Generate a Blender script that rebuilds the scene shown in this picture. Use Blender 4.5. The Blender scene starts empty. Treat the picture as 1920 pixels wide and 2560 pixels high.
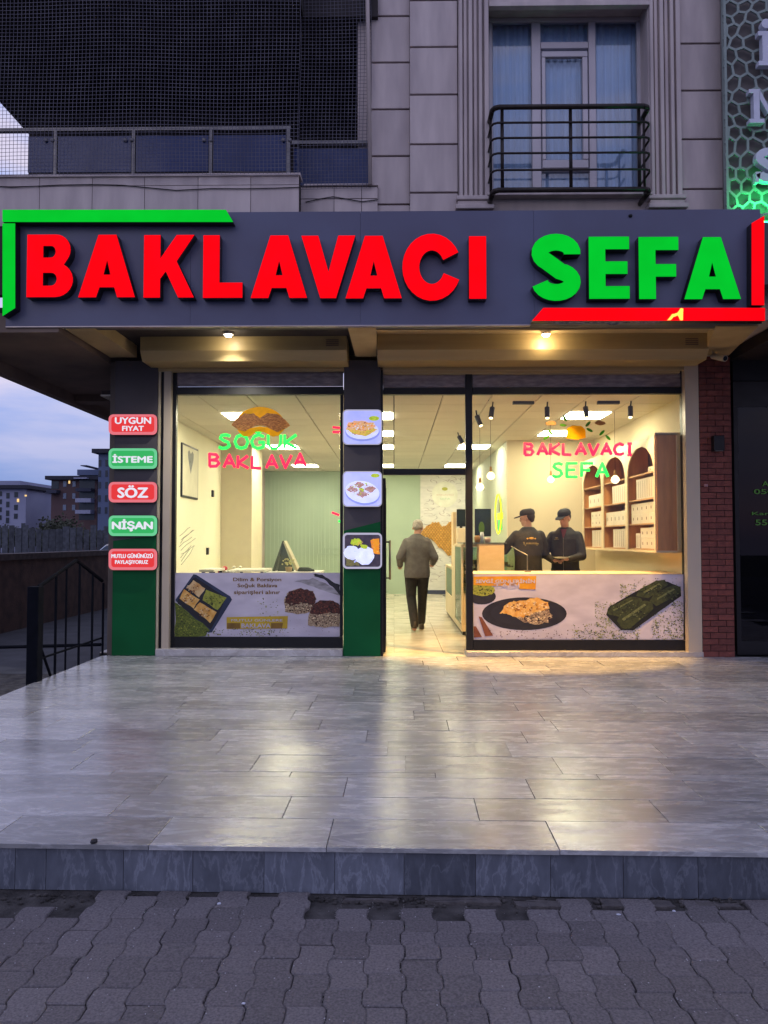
import bpy, bmesh, math, random
from mathutils import Vector, Matrix
R = math.radians
random.seed(11)
scene = bpy.context.scene
COL = scene.collection

# ------------------------------------------------------------------ camera, sky, sun, exposure
F, HC = 1900.0, 1.37
PITCH, YAW = R(2.11), R(0.754)
cd = bpy.data.cameras.new('camera'); cam = bpy.data.objects.new('camera', cd); COL.objects.link(cam)
cam.location = (0, 0, HC); cam.rotation_euler = (R(90) + PITCH, 0, YAW)
cd.sensor_fit = 'VERTICAL'; cd.sensor_height = 36; cd.lens = F / 2560 * 36; cd.clip_end = 3000; cd.clip_start = .05
scene.camera = cam
SUN_EL, SUN_ROT = R(2.0), R(150)
w = bpy.data.worlds.new('World'); scene.world = w; w.use_nodes = True
nt = w.node_tree; nt.nodes.clear()
N = nt.nodes.new; L = nt.links.new
out = N('ShaderNodeOutputWorld'); bg = N('ShaderNodeBackground'); sky = N('ShaderNodeTexSky')
sky.sky_type = 'NISHITA'; sky.sun_disc = False; sky.sun_elevation = SUN_EL; sky.sun_rotation = SUN_ROT
sky.air_density = 1.2; sky.dust_density = 2.0; sky.ozone_density = 4.0
bg.inputs['Strength'].default_value = 0.12
tc = N('ShaderNodeTexCoord'); mp = N('ShaderNodeMapping'); mp.inputs['Scale'].default_value = (1.6, 1.6, 9.0)
mp.inputs['Rotation'].default_value = (0, R(5), 0)
nz = N('ShaderNodeTexNoise'); nz.inputs['Scale'].default_value = 2.2; nz.inputs['Detail'].default_value = 7; nz.inputs['Roughness'].default_value = .55
rp = N('ShaderNodeValToRGB'); rp.color_ramp.elements[0].position = .34; rp.color_ramp.elements[1].position = .60
L(tc.outputs['Generated'], mp.inputs['Vector']); L(mp.outputs['Vector'], nz.inputs['Vector']); L(nz.outputs['Fac'], rp.inputs['Fac'])
# evening blue by height above the horizon, then the violet cloud deck over it
sx = N('ShaderNodeSeparateXYZ'); L(tc.outputs['Generated'], sx.inputs[0])
gr = N('ShaderNodeValToRGB'); e = gr.color_ramp.elements
e[0].position = 0.0; e[0].color = (.19, .25, .46, 1); e[1].position = 1.0; e[1].color = (.16, .26, .58, 1)
for p_, c_ in ((.10, (.22, .31, .60, 1)), (.25, (.36, .42, .74, 1)), (.5, (.26, .38, .76, 1))):
    k = gr.color_ramp.elements.new(p_); k.color = c_
L(sx.outputs['Z'], gr.inputs['Fac'])
mr = N('ShaderNodeMapRange'); mr.inputs['From Min'].default_value = .02; mr.inputs['From Max'].default_value = .2
L(sx.outputs['Z'], mr.inputs['Value'])
mm = N('ShaderNodeMath'); mm.operation = 'MULTIPLY'; L(rp.outputs['Color'], mm.inputs[0]); L(mr.outputs['Result'], mm.inputs[1])
cl = N('ShaderNodeMixRGB'); cl.inputs['Color2'].default_value = (.62, .56, .68, 1)
L(mm.outputs[0], cl.inputs['Fac']); L(gr.outputs['Color'], cl.inputs['Color1'])
sc_ = N('ShaderNodeMixRGB'); sc_.blend_type = 'MULTIPLY'; sc_.inputs['Fac'].default_value = 1; sc_.inputs['Color2'].default_value = (9.9, 10.0, 10.4, 1)
L(cl.outputs['Color'], sc_.inputs['Color1'])
ad = N('ShaderNodeMixRGB'); ad.blend_type = 'ADD'; ad.inputs['Fac'].default_value = 0.35
L(sc_.outputs['Color'], ad.inputs['Color1']); L(sky.outputs['Color'], ad.inputs['Color2'])
L(ad.outputs['Color'], bg.inputs['Color']); L(bg.outputs[0], out.inputs['Surface'])
sl = bpy.data.lights.new('sun', 'SUN'); sl.energy = 0.15; sl.angle = R(25); sl.color = (1, .86, .8)
so = bpy.data.objects.new('sun', sl); COL.objects.link(so)
so.rotation_euler = (R(70), 0, R(-30)); so.location = (0, -10, 20)
scene.view_settings.view_transform = 'Standard'; scene.view_settings.look = 'None'
scene.view_settings.exposure = 0.0; scene.view_settings.gamma = 1; scene.view_settings.use_curve_mapping = False
scene.cycles.use_denoising = True
scene.cycles.max_bounces = 7; scene.cycles.diffuse_bounces = 4; scene.cycles.glossy_bounces = 4
scene.cycles.transparent_max_bounces = 24; scene.cycles.sample_clamp_indirect = 6
scene.cycles.caustics_reflective = False; scene.cycles.caustics_refractive = False

_RM = Matrix.Rotation(YAW, 3, 'Z') @ Matrix.Rotation(R(90) + PITCH, 3, 'X')
def at(px, py, Y):
    d = _RM @ Vector((px - 960, 1280 - py, -F)); t = Y / d.y
    return Vector((d.x * t, Y, HC + d.z * t))
def X(px, Y, py=1350): return at(px, py, Y).x
def Z(py, Y, px=985): return at(px, py, Y).z
def GY(py, z=0.0): return (HC - z) / math.tan(math.atan((py - 1280) / F) - PITCH)

# ------------------------------------------------------------------ materials
MATS = {}
def M(name, c1, c2=None, rough=.6, metal=0, scale=6, bump=0, bscale=40, vary=0, spec=.5, emit=None, es=1, stretch=(1, 1, 1), rvar=.08, detail=5, trans=0, alpha=1, coord='pos', coat=0):
    if name in MATS: return MATS[name]
    m = bpy.data.materials.new(name); m.use_nodes = True; MATS[name] = m
    t = m.node_tree; b = t.nodes['Principled BSDF']; n = t.nodes.new; l = t.links.new
    c2 = c2 or tuple(x * .82 for x in c1)
    if coord == 'pos':
        g = n('ShaderNodeNewGeometry'); src = g.outputs['Position']
    else:
        g = n('ShaderNodeTexCoord'); src = g.outputs['Object']
    mpn = n('ShaderNodeMapping'); mpn.inputs['Scale'].default_value = stretch; l(src, mpn.inputs['Vector'])
    oi = n('ShaderNodeObjectInfo')
    vm = n('ShaderNodeVectorMath'); vm.operation = 'ADD'; l(mpn.outputs[0], vm.inputs[0])
    if vary:
        mu = n('ShaderNodeMath'); mu.operation = 'MULTIPLY'; mu.inputs[1].default_value = 37; l(oi.outputs['Random'], mu.inputs[0]); l(mu.outputs[0], vm.inputs[1])
    no = n('ShaderNodeTexNoise'); no.inputs['Scale'].default_value = scale; no.inputs['Detail'].default_value = detail; l(vm.outputs[0], no.inputs['Vector'])
    cr = n('ShaderNodeValToRGB'); cr.color_ramp.elements[0].position = .3; cr.color_ramp.elements[1].position = .7
    cr.color_ramp.elements[0].color = (*c1, 1); cr.color_ramp.elements[1].color = (*c2, 1); l(no.outputs['Fac'], cr.inputs['Fac'])
    col = cr.outputs['Color']
    if vary:
        hs = n('ShaderNodeHueSaturation'); ma = n('ShaderNodeMapRange'); ma.inputs['To Min'].default_value = 1 - vary; ma.inputs['To Max'].default_value = 1 + vary
        l(oi.outputs['Random'], ma.inputs['Value']); l(ma.outputs[0], hs.inputs['Value']); l(col, hs.inputs['Color']); col = hs.outputs['Color']
    l(col, b.inputs['Base Color'])
    rr = n('ShaderNodeMapRange'); rr.inputs['To Min'].default_value = max(.02, rough - rvar); rr.inputs['To Max'].default_value = min(1, rough + rvar)
    l(no.outputs['Fac'], rr.inputs['Value']); l(rr.outputs[0], b.inputs['Roughness'])
    b.inputs['Metallic'].default_value = metal; b.inputs['Specular IOR Level'].default_value = spec
    b.inputs['Coat Weight'].default_value = coat
    if alpha < 1: b.inputs['Alpha'].default_value = alpha
    if bump:
        bn = n('ShaderNodeTexNoise'); bn.inputs['Scale'].default_value = bscale; bn.inputs['Detail'].default_value = 4; l(vm.outputs[0], bn.inputs['Vector'])
        bu = n('ShaderNodeBump'); bu.inputs['Strength'].default_value = bump; bu.inputs['Distance'].default_value = .01; l(bn.outputs['Fac'], bu.inputs['Height']); l(bu.outputs[0], b.inputs['Normal'])
    if emit:
        b.inputs['Emission Color'].default_value = (*emit, 1); b.inputs['Emission Strength'].default_value = es
    return m
def sr(r, g, b):
    f = lambda v: (v / 255 / 12.92) if v <= 10 else ((v / 255 + .055) / 1.055) ** 2.4
    return (f(r), f(g), f(b))
def lamp(name, col, s):
    m = M(name, (.01, .01, .01), spec=.2, emit=col, es=s); return m
def glass(name, tint=(1, 1, 1), refl=1.0, dark=0.0, rough=0.0):
    m = bpy.data.materials.new(name); m.use_nodes = True; t = m.node_tree; t.nodes.clear(); n = t.nodes.new; l = t.links.new
    o = n('ShaderNodeOutputMaterial'); tr = n('ShaderNodeBsdfTransparent'); tr.inputs[0].default_value = (*tint, 1)
    gl = n('ShaderNodeBsdfGlossy'); gl.inputs['Roughness'].default_value = rough
    fr = n('ShaderNodeFresnel'); fr.inputs['IOR'].default_value = 1.45
    mu = n('ShaderNodeMath'); mu.operation = 'MULTIPLY'; mu.inputs[1].default_value = refl; l(fr.outputs[0], mu.inputs[0])
    a = n('ShaderNodeMath'); a.operation = 'ADD'; a.inputs[1].default_value = dark; a.use_clamp = True; l(mu.outputs[0], a.inputs[0])
    mx = n('ShaderNodeMixShader'); l(a.outputs[0], mx.inputs[0]); l(tr.outputs[0], mx.inputs[1]); l(gl.outputs[0], mx.inputs[2]); l(mx.outputs[0], o.inputs[0])
    return m
def marble(name, base, vein, rough, vary=.12, vscale=2.2, mixpow=.5, spec=.5, rot=(20, 28), stretch=(1, 2.2, 1.4), dist=1.3, jut=.12):
    m = bpy.data.materials.new(name); m.use_nodes = True; t = m.node_tree; b = t.nodes['Principled BSDF']; n = t.nodes.new; l = t.links.new
    g = n('ShaderNodeNewGeometry'); oi = n('ShaderNodeObjectInfo'); mu = n('ShaderNodeMath'); mu.operation = 'MULTIPLY'; mu.inputs[1].default_value = 53; l(oi.outputs['Random'], mu.inputs[0])
    vm = n('ShaderNodeVectorMath'); vm.operation = 'ADD'; l(g.outputs['Position'], vm.inputs[0]); l(mu.outputs[0], vm.inputs[1])
    mp_ = n('ShaderNodeMapping'); mp_.inputs['Rotation'].default_value = (0, R(rot[0]), R(rot[1])); mp_.inputs['Scale'].default_value = stretch; l(vm.outputs[0], mp_.inputs['Vector'])
    n1 = n('ShaderNodeTexNoise'); n1.inputs['Scale'].default_value = vscale; n1.inputs['Detail'].default_value = 9; n1.inputs['Roughness'].default_value = .62; n1.inputs['Distortion'].default_value = dist; l(mp_.outputs[0], n1.inputs['Vector'])
    ab = n('ShaderNodeMath'); ab.operation = 'SUBTRACT'; ab.inputs[1].default_value = .5; l(n1.outputs['Fac'], ab.inputs[0])
    a2 = n('ShaderNodeMath'); a2.operation = 'ABSOLUTE'; l(ab.outputs[0], a2.inputs[0])
    vr = n('ShaderNodeMapRange'); vr.inputs['From Max'].default_value = .035; vr.inputs['To Min'].default_value = mixpow; vr.inputs['To Max'].default_value = 0; l(a2.outputs[0], vr.inputs['Value'])
    n2 = n('ShaderNodeTexNoise'); n2.inputs['Scale'].default_value = vscale * 1.7; n2.inputs['Detail'].default_value = 8; n2.inputs['Roughness'].default_value = .65; l(mp_.outputs[0], n2.inputs['Vector'])
    cr = n('ShaderNodeValToRGB'); cr.color_ramp.elements[0].position = .3; cr.color_ramp.elements[1].position = .72
    cr.color_ramp.elements[0].color = (*[x * .72 for x in base], 1); cr.color_ramp.elements[1].color = (*[min(1, x * 1.18) for x in base], 1); l(n2.outputs['Fac'], cr.inputs['Fac'])
    mx = n('ShaderNodeMixRGB'); mx.inputs['Color2'].default_value = (*vein, 1); l(vr.outputs[0], mx.inputs['Fac']); l(cr.outputs[0], mx.inputs['Color1'])
    hs = n('ShaderNodeHueSaturation'); ma = n('ShaderNodeMapRange'); ma.inputs['To Min'].default_value = 1 - vary; ma.inputs['To Max'].default_value = 1 + vary
    l(oi.outputs['Random'], ma.inputs['Value']); l(ma.outputs[0], hs.inputs['Value']); l(mx.outputs[0], hs.inputs['Color']); l(hs.outputs[0], b.inputs['Base Color'])
    rr = n('ShaderNodeMapRange'); rr.inputs['From Min'].default_value = .3; rr.inputs['From Max'].default_value = .7; rr.inputs['To Min'].default_value = rough * .75; rr.inputs['To Max'].default_value = rough * 1.3; l(n2.outputs['Fac'], rr.inputs['Value']); l(rr.outputs[0], b.inputs['Roughness'])
    b.inputs['Specular IOR Level'].default_value = spec
    n3 = n('ShaderNodeTexNoise'); n3.inputs['Scale'].default_value = 9; n3.inputs['Detail'].default_value = 6; l(vm.outputs[0], n3.inputs['Vector'])
    bu = n('ShaderNodeBump'); bu.inputs['Strength'].default_value = jut; bu.inputs['Distance'].default_value = .004; l(n3.outputs['Fac'], bu.inputs['Height']); l(bu.outputs[0], b.inputs['Normal'])
    return m

def translucent(m, fac, tint=None):
    """thin printed film: part of the light comes through from behind"""
    t = m.node_tree; n = t.nodes.new; l = t.links.new; b = t.nodes['Principled BSDF']; o = [x for x in t.nodes if x.type == 'OUTPUT_MATERIAL'][0]
    tr = n('ShaderNodeBsdfTranslucent'); src = [k for k in t.links if k.to_socket.name == 'Base Color'][0].from_socket
    l(src, tr.inputs['Color']); mx = n('ShaderNodeMixShader'); mx.inputs[0].default_value = fac
    l(b.outputs[0], mx.inputs[1]); l(tr.outputs[0], mx.inputs[2]); l(mx.outputs[0], o.inputs['Surface'])
# ------------------------------------------------------------------ geometry helpers
WL = {}
class MB:
    def __init__(s): s.v = []; s.f = []
    def add(s, vs, fs):
        o = len(s.v); s.v += [tuple(v) for v in vs]; s.f += [tuple(i + o for i in f) for f in fs]; return s
    def box(s, x0, y0, z0, x1, y1, z1, ch=0):
        x0, x1 = sorted((x0, x1)); y0, y1 = sorted((y0, y1)); z0, z1 = sorted((z0, z1))
        v = [(x0, y0, z0), (x1, y0, z0), (x1, y1, z0), (x0, y1, z0), (x0, y0, z1), (x1, y0, z1), (x1, y1, z1), (x0, y1, z1)]
        return s.add(v, [(0, 3, 2, 1), (4, 5, 6, 7), (0, 1, 5, 4), (1, 2, 6, 5), (2, 3, 7, 6), (3, 0, 4, 7)])
    def tube(s, p0, p1, r0, r1=None, n=8):
        r1 = r0 if r1 is None else r1; p0 = Vector(p0); p1 = Vector(p1); d = (p1 - p0).normalized()
        a = d.orthogonal().normalized(); b = d.cross(a)
        v = []
        for p, r in ((p0, r0), (p1, r1)):
            for i in range(n):
                t = 2 * math.pi * i / n; v.append(p + a * (r * math.cos(t)) + b * (r * math.sin(t)))
        f = [(i, (i + 1) % n, n + (i + 1) % n, n + i) for i in range(n)] + [tuple(range(n - 1, -1, -1)), tuple(range(n, 2 * n))]
        return s.add(v, f)
    def path(s, pts, r, n=6):
        for a, b in zip(pts, pts[1:]): s.tube(a, b, r, None, n)
        for p in pts[1:-1]: s.ball(p, (r, r, r), 4, n)
        return s
    def ball(s, c, r, nu=8, nv=10):
        c = Vector(c); v = [c + Vector((0, 0, r[2]))]
        for i in range(1, nu):
            a = math.pi * i / nu
            for j in range(nv):
                t = 2 * math.pi * j / nv; v.append(c + Vector((r[0] * math.sin(a) * math.cos(t), r[1] * math.sin(a) * math.sin(t), r[2] * math.cos(a))))
        v.append(c - Vector((0, 0, r[2]))); f = []
        for j in range(nv): f.append((0, 1 + j, 1 + (j + 1) % nv))
        for i in range(nu - 2):
            for j in range(nv):
                a = 1 + i * nv + j; b = 1 + i * nv + (j + 1) % nv; f.append((a, a + nv, b + nv, b))
        k = len(v) - 1; o = 1 + (nu - 2) * nv
        for j in range(nv): f.append((k, o + (j + 1) % nv, o + j))
        return s.add(v, f)
    def loft(s, rings, n=16):
        """rings: (cx,cy,cz,rx,ry) horizontal ellipses, bottom to top"""
        v = []
        for cx, cy, cz, rx, ry in rings:
            for i in range(n):
                t = 2 * math.pi * i / n; v.append((cx + rx * math.cos(t), cy + ry * math.sin(t), cz))
        f = [tuple(range(n - 1, -1, -1)), tuple(range(len(v) - n, len(v)))]
        for k in range(len(rings) - 1):
            for i in range(n): f.append((k * n + i, k * n + (i + 1) % n, (k + 1) * n + (i + 1) % n, (k + 1) * n + i))
        return s.add(v, f)
    def prism(s, poly, y0, y1):
        """poly in (x,z), extruded from y0 (front) to y1"""
        n = len(poly); A = sum(poly[i][0] * poly[(i + 1) % n][1] - poly[(i + 1) % n][0] * poly[i][1] for i in range(n))
        if A < 0: poly = poly[::-1]
        v = [(x, y0, z) for x, z in poly] + [(x, y1, z) for x, z in poly]
        f = [tuple(range(n)), tuple(range(2 * n - 1, n - 1, -1))] + [(i, n + i, n + (i + 1) % n, (i + 1) % n) for i in range(n)]
        return s.add(v, f)
    def mesh(s, name, org=(0, 0, 0), smooth=False):
        me = bpy.data.meshes.new(name); o = Vector(org)
        me.from_pydata([Vector(v) - o for v in s.v], [], s.f); me.update()
        if smooth:
            for p in me.polygons: p.use_smooth = True
        return me
    def build(s, name, mat, parent=None, loc=None, smooth=False, kind=None, bevel=0):
        org = WL[parent.name] if parent is not None else Vector(loc or (0, 0, 0))
        me = s.mesh(name, org, smooth)
        if bevel:
            bm = bmesh.new(); bm.from_mesh(me); bmesh.ops.bevel(bm, geom=bm.edges[:], offset=bevel, segments=1, affect='EDGES', profile=.5); bm.to_mesh(me); bm.free()
        return link(name, me, mat, parent, org, kind)
def link(name, me, mat, parent=None, org=(0, 0, 0), kind=None):
    if mat is not None and not me.materials: me.materials.append(mat)
    o = bpy.data.objects.new(name, me); COL.objects.link(o)
    if parent is not None: o.parent = parent; WL[o.name] = WL[parent.name]
    else: o.location = org; WL[o.name] = Vector(org)
    if kind: o['kind'] = kind
    return o
def tag(o, label, cat, group=None):
    o['label'] = label; o['category'] = cat
    if group: o['group'] = group
    return o
def thing(name, label, cat, loc=(0, 0, 0), group=None):
    o = bpy.data.objects.new(name, None); COL.objects.link(o); o.location = loc; o.empty_display_size = .1
    WL[o.name] = Vector(loc); return tag(o, label, cat, group)
def piece(name, me, parent, loc, rot=None, scale=None, mat=None):
    """one small piece that shares mesh data; loc is in world coordinates"""
    if mat is not None and not me.materials: me.materials.append(mat)
    o = bpy.data.objects.new(name, me); COL.objects.link(o)
    if parent is not None: o.parent = parent; o.location = Vector(loc) - WL[parent.name]
    else: o.location = loc
    if rot: o.rotation_euler = rot
    if scale: o.scale = scale
    WL[o.name] = Vector(loc); return o
def copy_tree(o, parent=None):
    c = o.copy(); COL.objects.link(c); c.parent = parent
    WL[c.name] = WL[o.name]
    for ch in list(o.children): copy_tree(ch, c)
    return c
def unitbox(name, ch=.06):
    """box 1x1x1 centred, thin chamfer given as fraction"""
    me = MB().box(-.5, -.5, -.5, .5, .5, .5).mesh(name); return me
def slab_mesh(name, lx, ly, lz, ch=.002):
    """slab with chamfered upper rim; origin in the centre of its top face; z up"""
    v = []; hx, hy = lx / 2, ly / 2
    for a, z in ((0, -lz), (0, -ch), (ch, 0)):
        v += [(-hx + a, -hy + a, z), (hx - a, -hy + a, z), (hx - a, hy - a, z), (-hx + a, hy - a, z)]
    f = [(3, 2, 1, 0), (8, 9, 10, 11)]
    for k in (0, 4):
        for i in range(4): f.append((k + i, k + (i + 1) % 4, k + 4 + (i + 1) % 4, k + 4 + i))
    me = bpy.data.meshes.new(name); me.from_pydata(v, [], f); me.update(); return me
def text_mesh(body, size, extrude=.0, offset=0.0, align='CENTER', res=3, space=1.0):
    c = bpy.data.curves.new('t', 'FONT'); c.body = body; c.size = size; c.extrude = extrude; c.offset = offset; c.align_x = align; c.align_y = 'CENTER'; c.resolution_u = res; c.space_character = space
    o = bpy.data.objects.new('t', c); COL.objects.link(o); dg = bpy.context.evaluated_depsgraph_get(); dg.update()
    me = bpy.data.meshes.new_from_object(o.evaluated_get(dg)); bpy.data.objects.remove(o); bpy.data.curves.remove(c); me.name = 'lettering'
    return me
def text_obj(name, body, px0, px1, pyc, h_px, Y, mat, parent, extrude=.001, bold=.0, rotz=0, tilt=0):
    """lettering whose width is fitted to the measured span on plane Y"""
    me = text_mesh(body, 1, 0, 0)
    xs = [v.co.x for v in me.vertices]; ys = [v.co.y for v in me.vertices]; w0 = max(xs) - min(xs); h0 = max(ys) - min(ys)
    a = at(px0, pyc, Y); b = at(px1, pyc, Y); W = b.x - a.x; H = h_px / F * Y
    cx, cy = (max(xs) + min(xs)) / 2, (max(ys) + min(ys)) / 2
    c = (a + b) / 2; org = WL[parent.name] if parent is not None else Vector((0, 0, 0))
    for v in me.vertices:
        x = (v.co.x - cx) * W / w0; z = (v.co.y - cy) * H / h0
        x, z = x * math.cos(tilt) - z * math.sin(tilt), x * math.sin(tilt) + z * math.cos(tilt)
        v.co = Vector((c.x + x, Y - extrude, c.z + z)) - org
    bm = bmesh.new(); bm.from_mesh(me)
    r = bmesh.ops.extrude_face_region(bm, geom=bm.faces[:])
    bmesh.ops.translate(bm, verts=[g for g in r['geom'] if isinstance(g, bmesh.types.BMVert)], vec=(0, extrude, 0))
    bmesh.ops.recalc_face_normals(bm, faces=bm.faces[:])
    if bold:
        base = bm.faces[:]; k = bold * H * 1.1
        for i_, (dx, dz) in enumerate(((k, 0), (-k, 0), (0, k * .7), (0, -k * .7))):
            r = bmesh.ops.duplicate(bm, geom=base)
            bmesh.ops.translate(bm, verts=[g for g in r['geom'] if isinstance(g, bmesh.types.BMVert)], vec=(dx, -.00008 * (i_ + 1), dz))
    bm.to_mesh(me); bm.free()
    return link(name, me, mat, parent)
def ppoly(pts, Y): return [((q := at(x, y, Y)).x, q.z) for x, y in pts]
def ell(cx, cy, rx, ry, n=24, a0=0, a1=360, rot=0):
    o = []
    for i in range(n + (0 if a1 - a0 == 360 else 1)):
        t = R(a0 + (a1 - a0) * i / n); x = rx * math.cos(t); y = -ry * math.sin(t)
        o.append((cx + x * math.cos(rot) - y * math.sin(rot), cy + x * math.sin(rot) + y * math.cos(rot)))
    return o
def rrect(x0, y0, x1, y1, r, n=5):
    o = []
    for cx, cy, a in ((x1 - r, y0 + r, 0), (x0 + r, y0 + r, 90), (x0 + r, y1 - r, 180), (x1 - r, y1 - r, 270)):
        o += [(cx + r * math.cos(R(a + 90 * i / n)), cy - r * math.sin(R(a + 90 * i / n))) for i in range(n + 1)]
    return o
def rag(pts, amt, sub=4, seed=0):
    """subdivide a px polygon and jitter its outline"""
    rn = random.Random(seed); o = []
    for i, a in enumerate(pts):
        b = pts[(i + 1) % len(pts)]
        for k in range(sub):
            t = k / sub; o.append((a[0] + (b[0] - a[0]) * t + rn.uniform(-amt, amt), a[1] + (b[1] - a[1]) * t + rn.uniform(-amt, amt)))
    return o
def decal(name, pts, Y, mat, parent, th=.0012):
    return MB().prism(ppoly(pts, Y), Y - th, Y).build(name, mat, parent)
def rm_obj(mb, name, mat, parent, voxel=.012, smooth=2, xf=None):
    """fuse overlapping closed shapes into one continuous skin"""
    me = mb.mesh(name); o = bpy.data.objects.new(name, me); COL.objects.link(o)
    m = o.modifiers.new('r', 'REMESH'); m.mode = 'VOXEL'; m.voxel_size = voxel; m.use_smooth_shade = True
    s = o.modifiers.new('s', 'SMOOTH'); s.iterations = smooth; s.factor = .5
    dg = bpy.context.evaluated_depsgraph_get(); dg.update()
    m2 = bpy.data.meshes.new_from_object(o.evaluated_get(dg)); bpy.data.objects.remove(o); bpy.data.meshes.remove(me)
    m2.materials.clear()
    for p in m2.polygons: p.use_smooth = True
    return link(name, m2, mat, parent)
# ================================================================== SETTING
YF = 9.13            # shop front plane
YU = 7.95            # upper storey wall plane
GZ = -.20            # street level
beige = M('beige_cladding', sr(200, 187, 184), sr(172, 160, 160), rough=.75, scale=2.5, stretch=(2.5, 2.5, .5), detail=8, bump=.15, bscale=60, vary=.05)
beige2 = M('beige_render', sr(194, 180, 176), sr(166, 154, 152), rough=.85, scale=2.2, stretch=(2.5, 2.5, .5), detail=8, bump=.25, bscale=90)
darkj = M('joint_dark', sr(62, 56, 54), rough=.9)
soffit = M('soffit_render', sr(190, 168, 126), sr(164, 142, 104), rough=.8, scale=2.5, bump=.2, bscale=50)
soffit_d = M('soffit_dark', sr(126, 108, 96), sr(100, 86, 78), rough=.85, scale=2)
shutter = M('shutter_metal', sr(176, 156, 112), sr(158, 138, 98), rough=.42, scale=2, stretch=(.3, 1, 6))
blackm = M('black_metal', (.007, .007, .010), (.004, .004, .006), rough=.42, scale=8, spec=.3)
greyp = M('grey_composite', sr(84, 80, 84), sr(72, 69, 74), rough=.6, scale=2, spec=.25)
greenp = M('green_composite', (.0, .10, .028), (.0, .08, .021), rough=.6, scale=2, spec=.2)
asphalt = M('asphalt', (.075, .078, .09), (.05, .052, .06), rough=.9, scale=3, bump=.5, bscale=120)

def struct(name, mb, mat, **k):
    return mb.build(name, mat, kind='structure', **k)

# far ground with the side street
struct('ground', MB().box(-900, 9.0, GZ - .40, 900, 900, GZ - .012), asphalt)
soil = M('soil_bed', (.085, .08, .08), (.018, .016, .016), rough=.95, scale=9, bump=1.0, bscale=60)
pg = struct('paving_bed', MB().box(-40, -60, GZ - .4, 40, 9.0, GZ - .016), soil)
# interlocking pavers, snake-sided, columns running away from the camera
paver_m = M('paver_concrete', (.20, .185, .195), (.095, .088, .097), rough=.9, scale=110, bump=.6, bscale=230, vary=.16, detail=9)
PW, PL, AMP = .1345, .196, .0085
def snake(y): return AMP * math.tanh(4.5 * math.sin(2 * math.pi * y / PL))
def paver_mesh(phase, name):
    g = .0013; ns = 14; ys = [-PL / 2 + g + (PL - 2 * g) * i / ns for i in range(ns + 1)]
    lf = [(-PW / 2 + g + snake(y + phase), y) for y in ys]; rt = [(PW / 2 - g + snake(y + phase), y) for y in ys]
    ring = lf + rt[::-1]; n = len(ring); c = .004
    def inset(p, a): return (p[0] * (1 - a / (PW / 2)), p[1] * (1 - a / (PL / 2)))
    v = [(x, y, -.05) for x, y in ring] + [(x, y, -c) for x, y in ring] + [(*inset(p, c), 0) for p in ring]
    f = [tuple(range(2 * n, 3 * n))[::-1]]
    for k in (0, n): f += [(k + i, k + n + i, k + n + (i + 1) % n, k + (i + 1) % n) for i in range(n)]
    me = bpy.data.meshes.new(name); me.from_pydata(v, [], f); me.update(); return me
pm = [paver_mesh(0, 'paver_a'), paver_mesh(PL / 2, 'paver_b')]
rn = random.Random(4)
paver_no = 0; near, rest = [], MB()
NC = 14
for i in range(-NC, NC + 1):
    odd = i % 2; cx = i * PW - .035
    for k in range(-4, 8):
        cy = 2.128 + k * PL + (PL / 2 if odd else 0); yf = 3.446 - .0175 * cx
        if cy < 1.35 or cy - PL / 2 > yf - .07: continue
        if cy + PL / 2 > yf + .012:
            if not (-1.30 < cx < -.42 or .95 < cx < 1.12): continue
            near.append((cx, (cy - PL / 2 + yf - .006) / 2, odd, (yf - .006 - cy + PL / 2) / PL)); continue
        if cy > 3.26 and (cx < -1.28 or (-.42 < cx < .6 and rn.random() < .8)): continue
        near.append((cx, cy, odd, 1))
near.sort(key=lambda q: (q[0] ** 2 + (q[1] - 2.9) ** 2))
for j, (cx, cy, odd, ks) in enumerate(near):
    px_ok = abs(cx) < .62 * cy
    if len([0]) and j < 298:
        piece('paver', pm[odd], pg, (cx + rn.uniform(-.002, .002), cy + rn.uniform(-.0015, .0015), GZ + rn.uniform(-.003, .003)), (rn.uniform(-.009, .009), rn.uniform(-.009, .009), rn.uniform(-.009, .009)), (1, ks, 1), mat=paver_m)
# everything beyond the picture's edge: one laid field
for i in range(-60, 61):
    for k in range(-16, 8):
        odd = i % 2; cx = i * PW - .035; cy = 2.128 + k * PL + (PL / 2 if odd else 0)
        if cy + PL / 2 > 3.44 or (abs(i) <= NC and cy >= 1.35): continue
        m_ = pm[odd]; o_ = len(rest.v)
        rest.v += [(v.co.x + cx, v.co.y + cy, v.co.z + GZ) for v in m_.vertices]
        rest.f += [tuple(q + o_ for q in p.vertices) for p in m_.polygons]
rest.build('paver_field', paver_m, pg, kind='stuff')
# broken mortar and earth showing in the gap along the step
gr_ = MB(); rn = random.Random(8)
for k in range(620):
    x = rn.uniform(-2.4, 2.4); y = 3.43 - abs(rn.gauss(0, .05)); r = rn.uniform(.003, .014) 
    gr_.ball((x, y, GZ - .012 + r * .2), (r, r * rn.uniform(.5, 1), r * .55), 3, 5)
gr_.build('earth_crumbs', soil, None, loc=(0, 3.3, GZ), kind='stuff')
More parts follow.
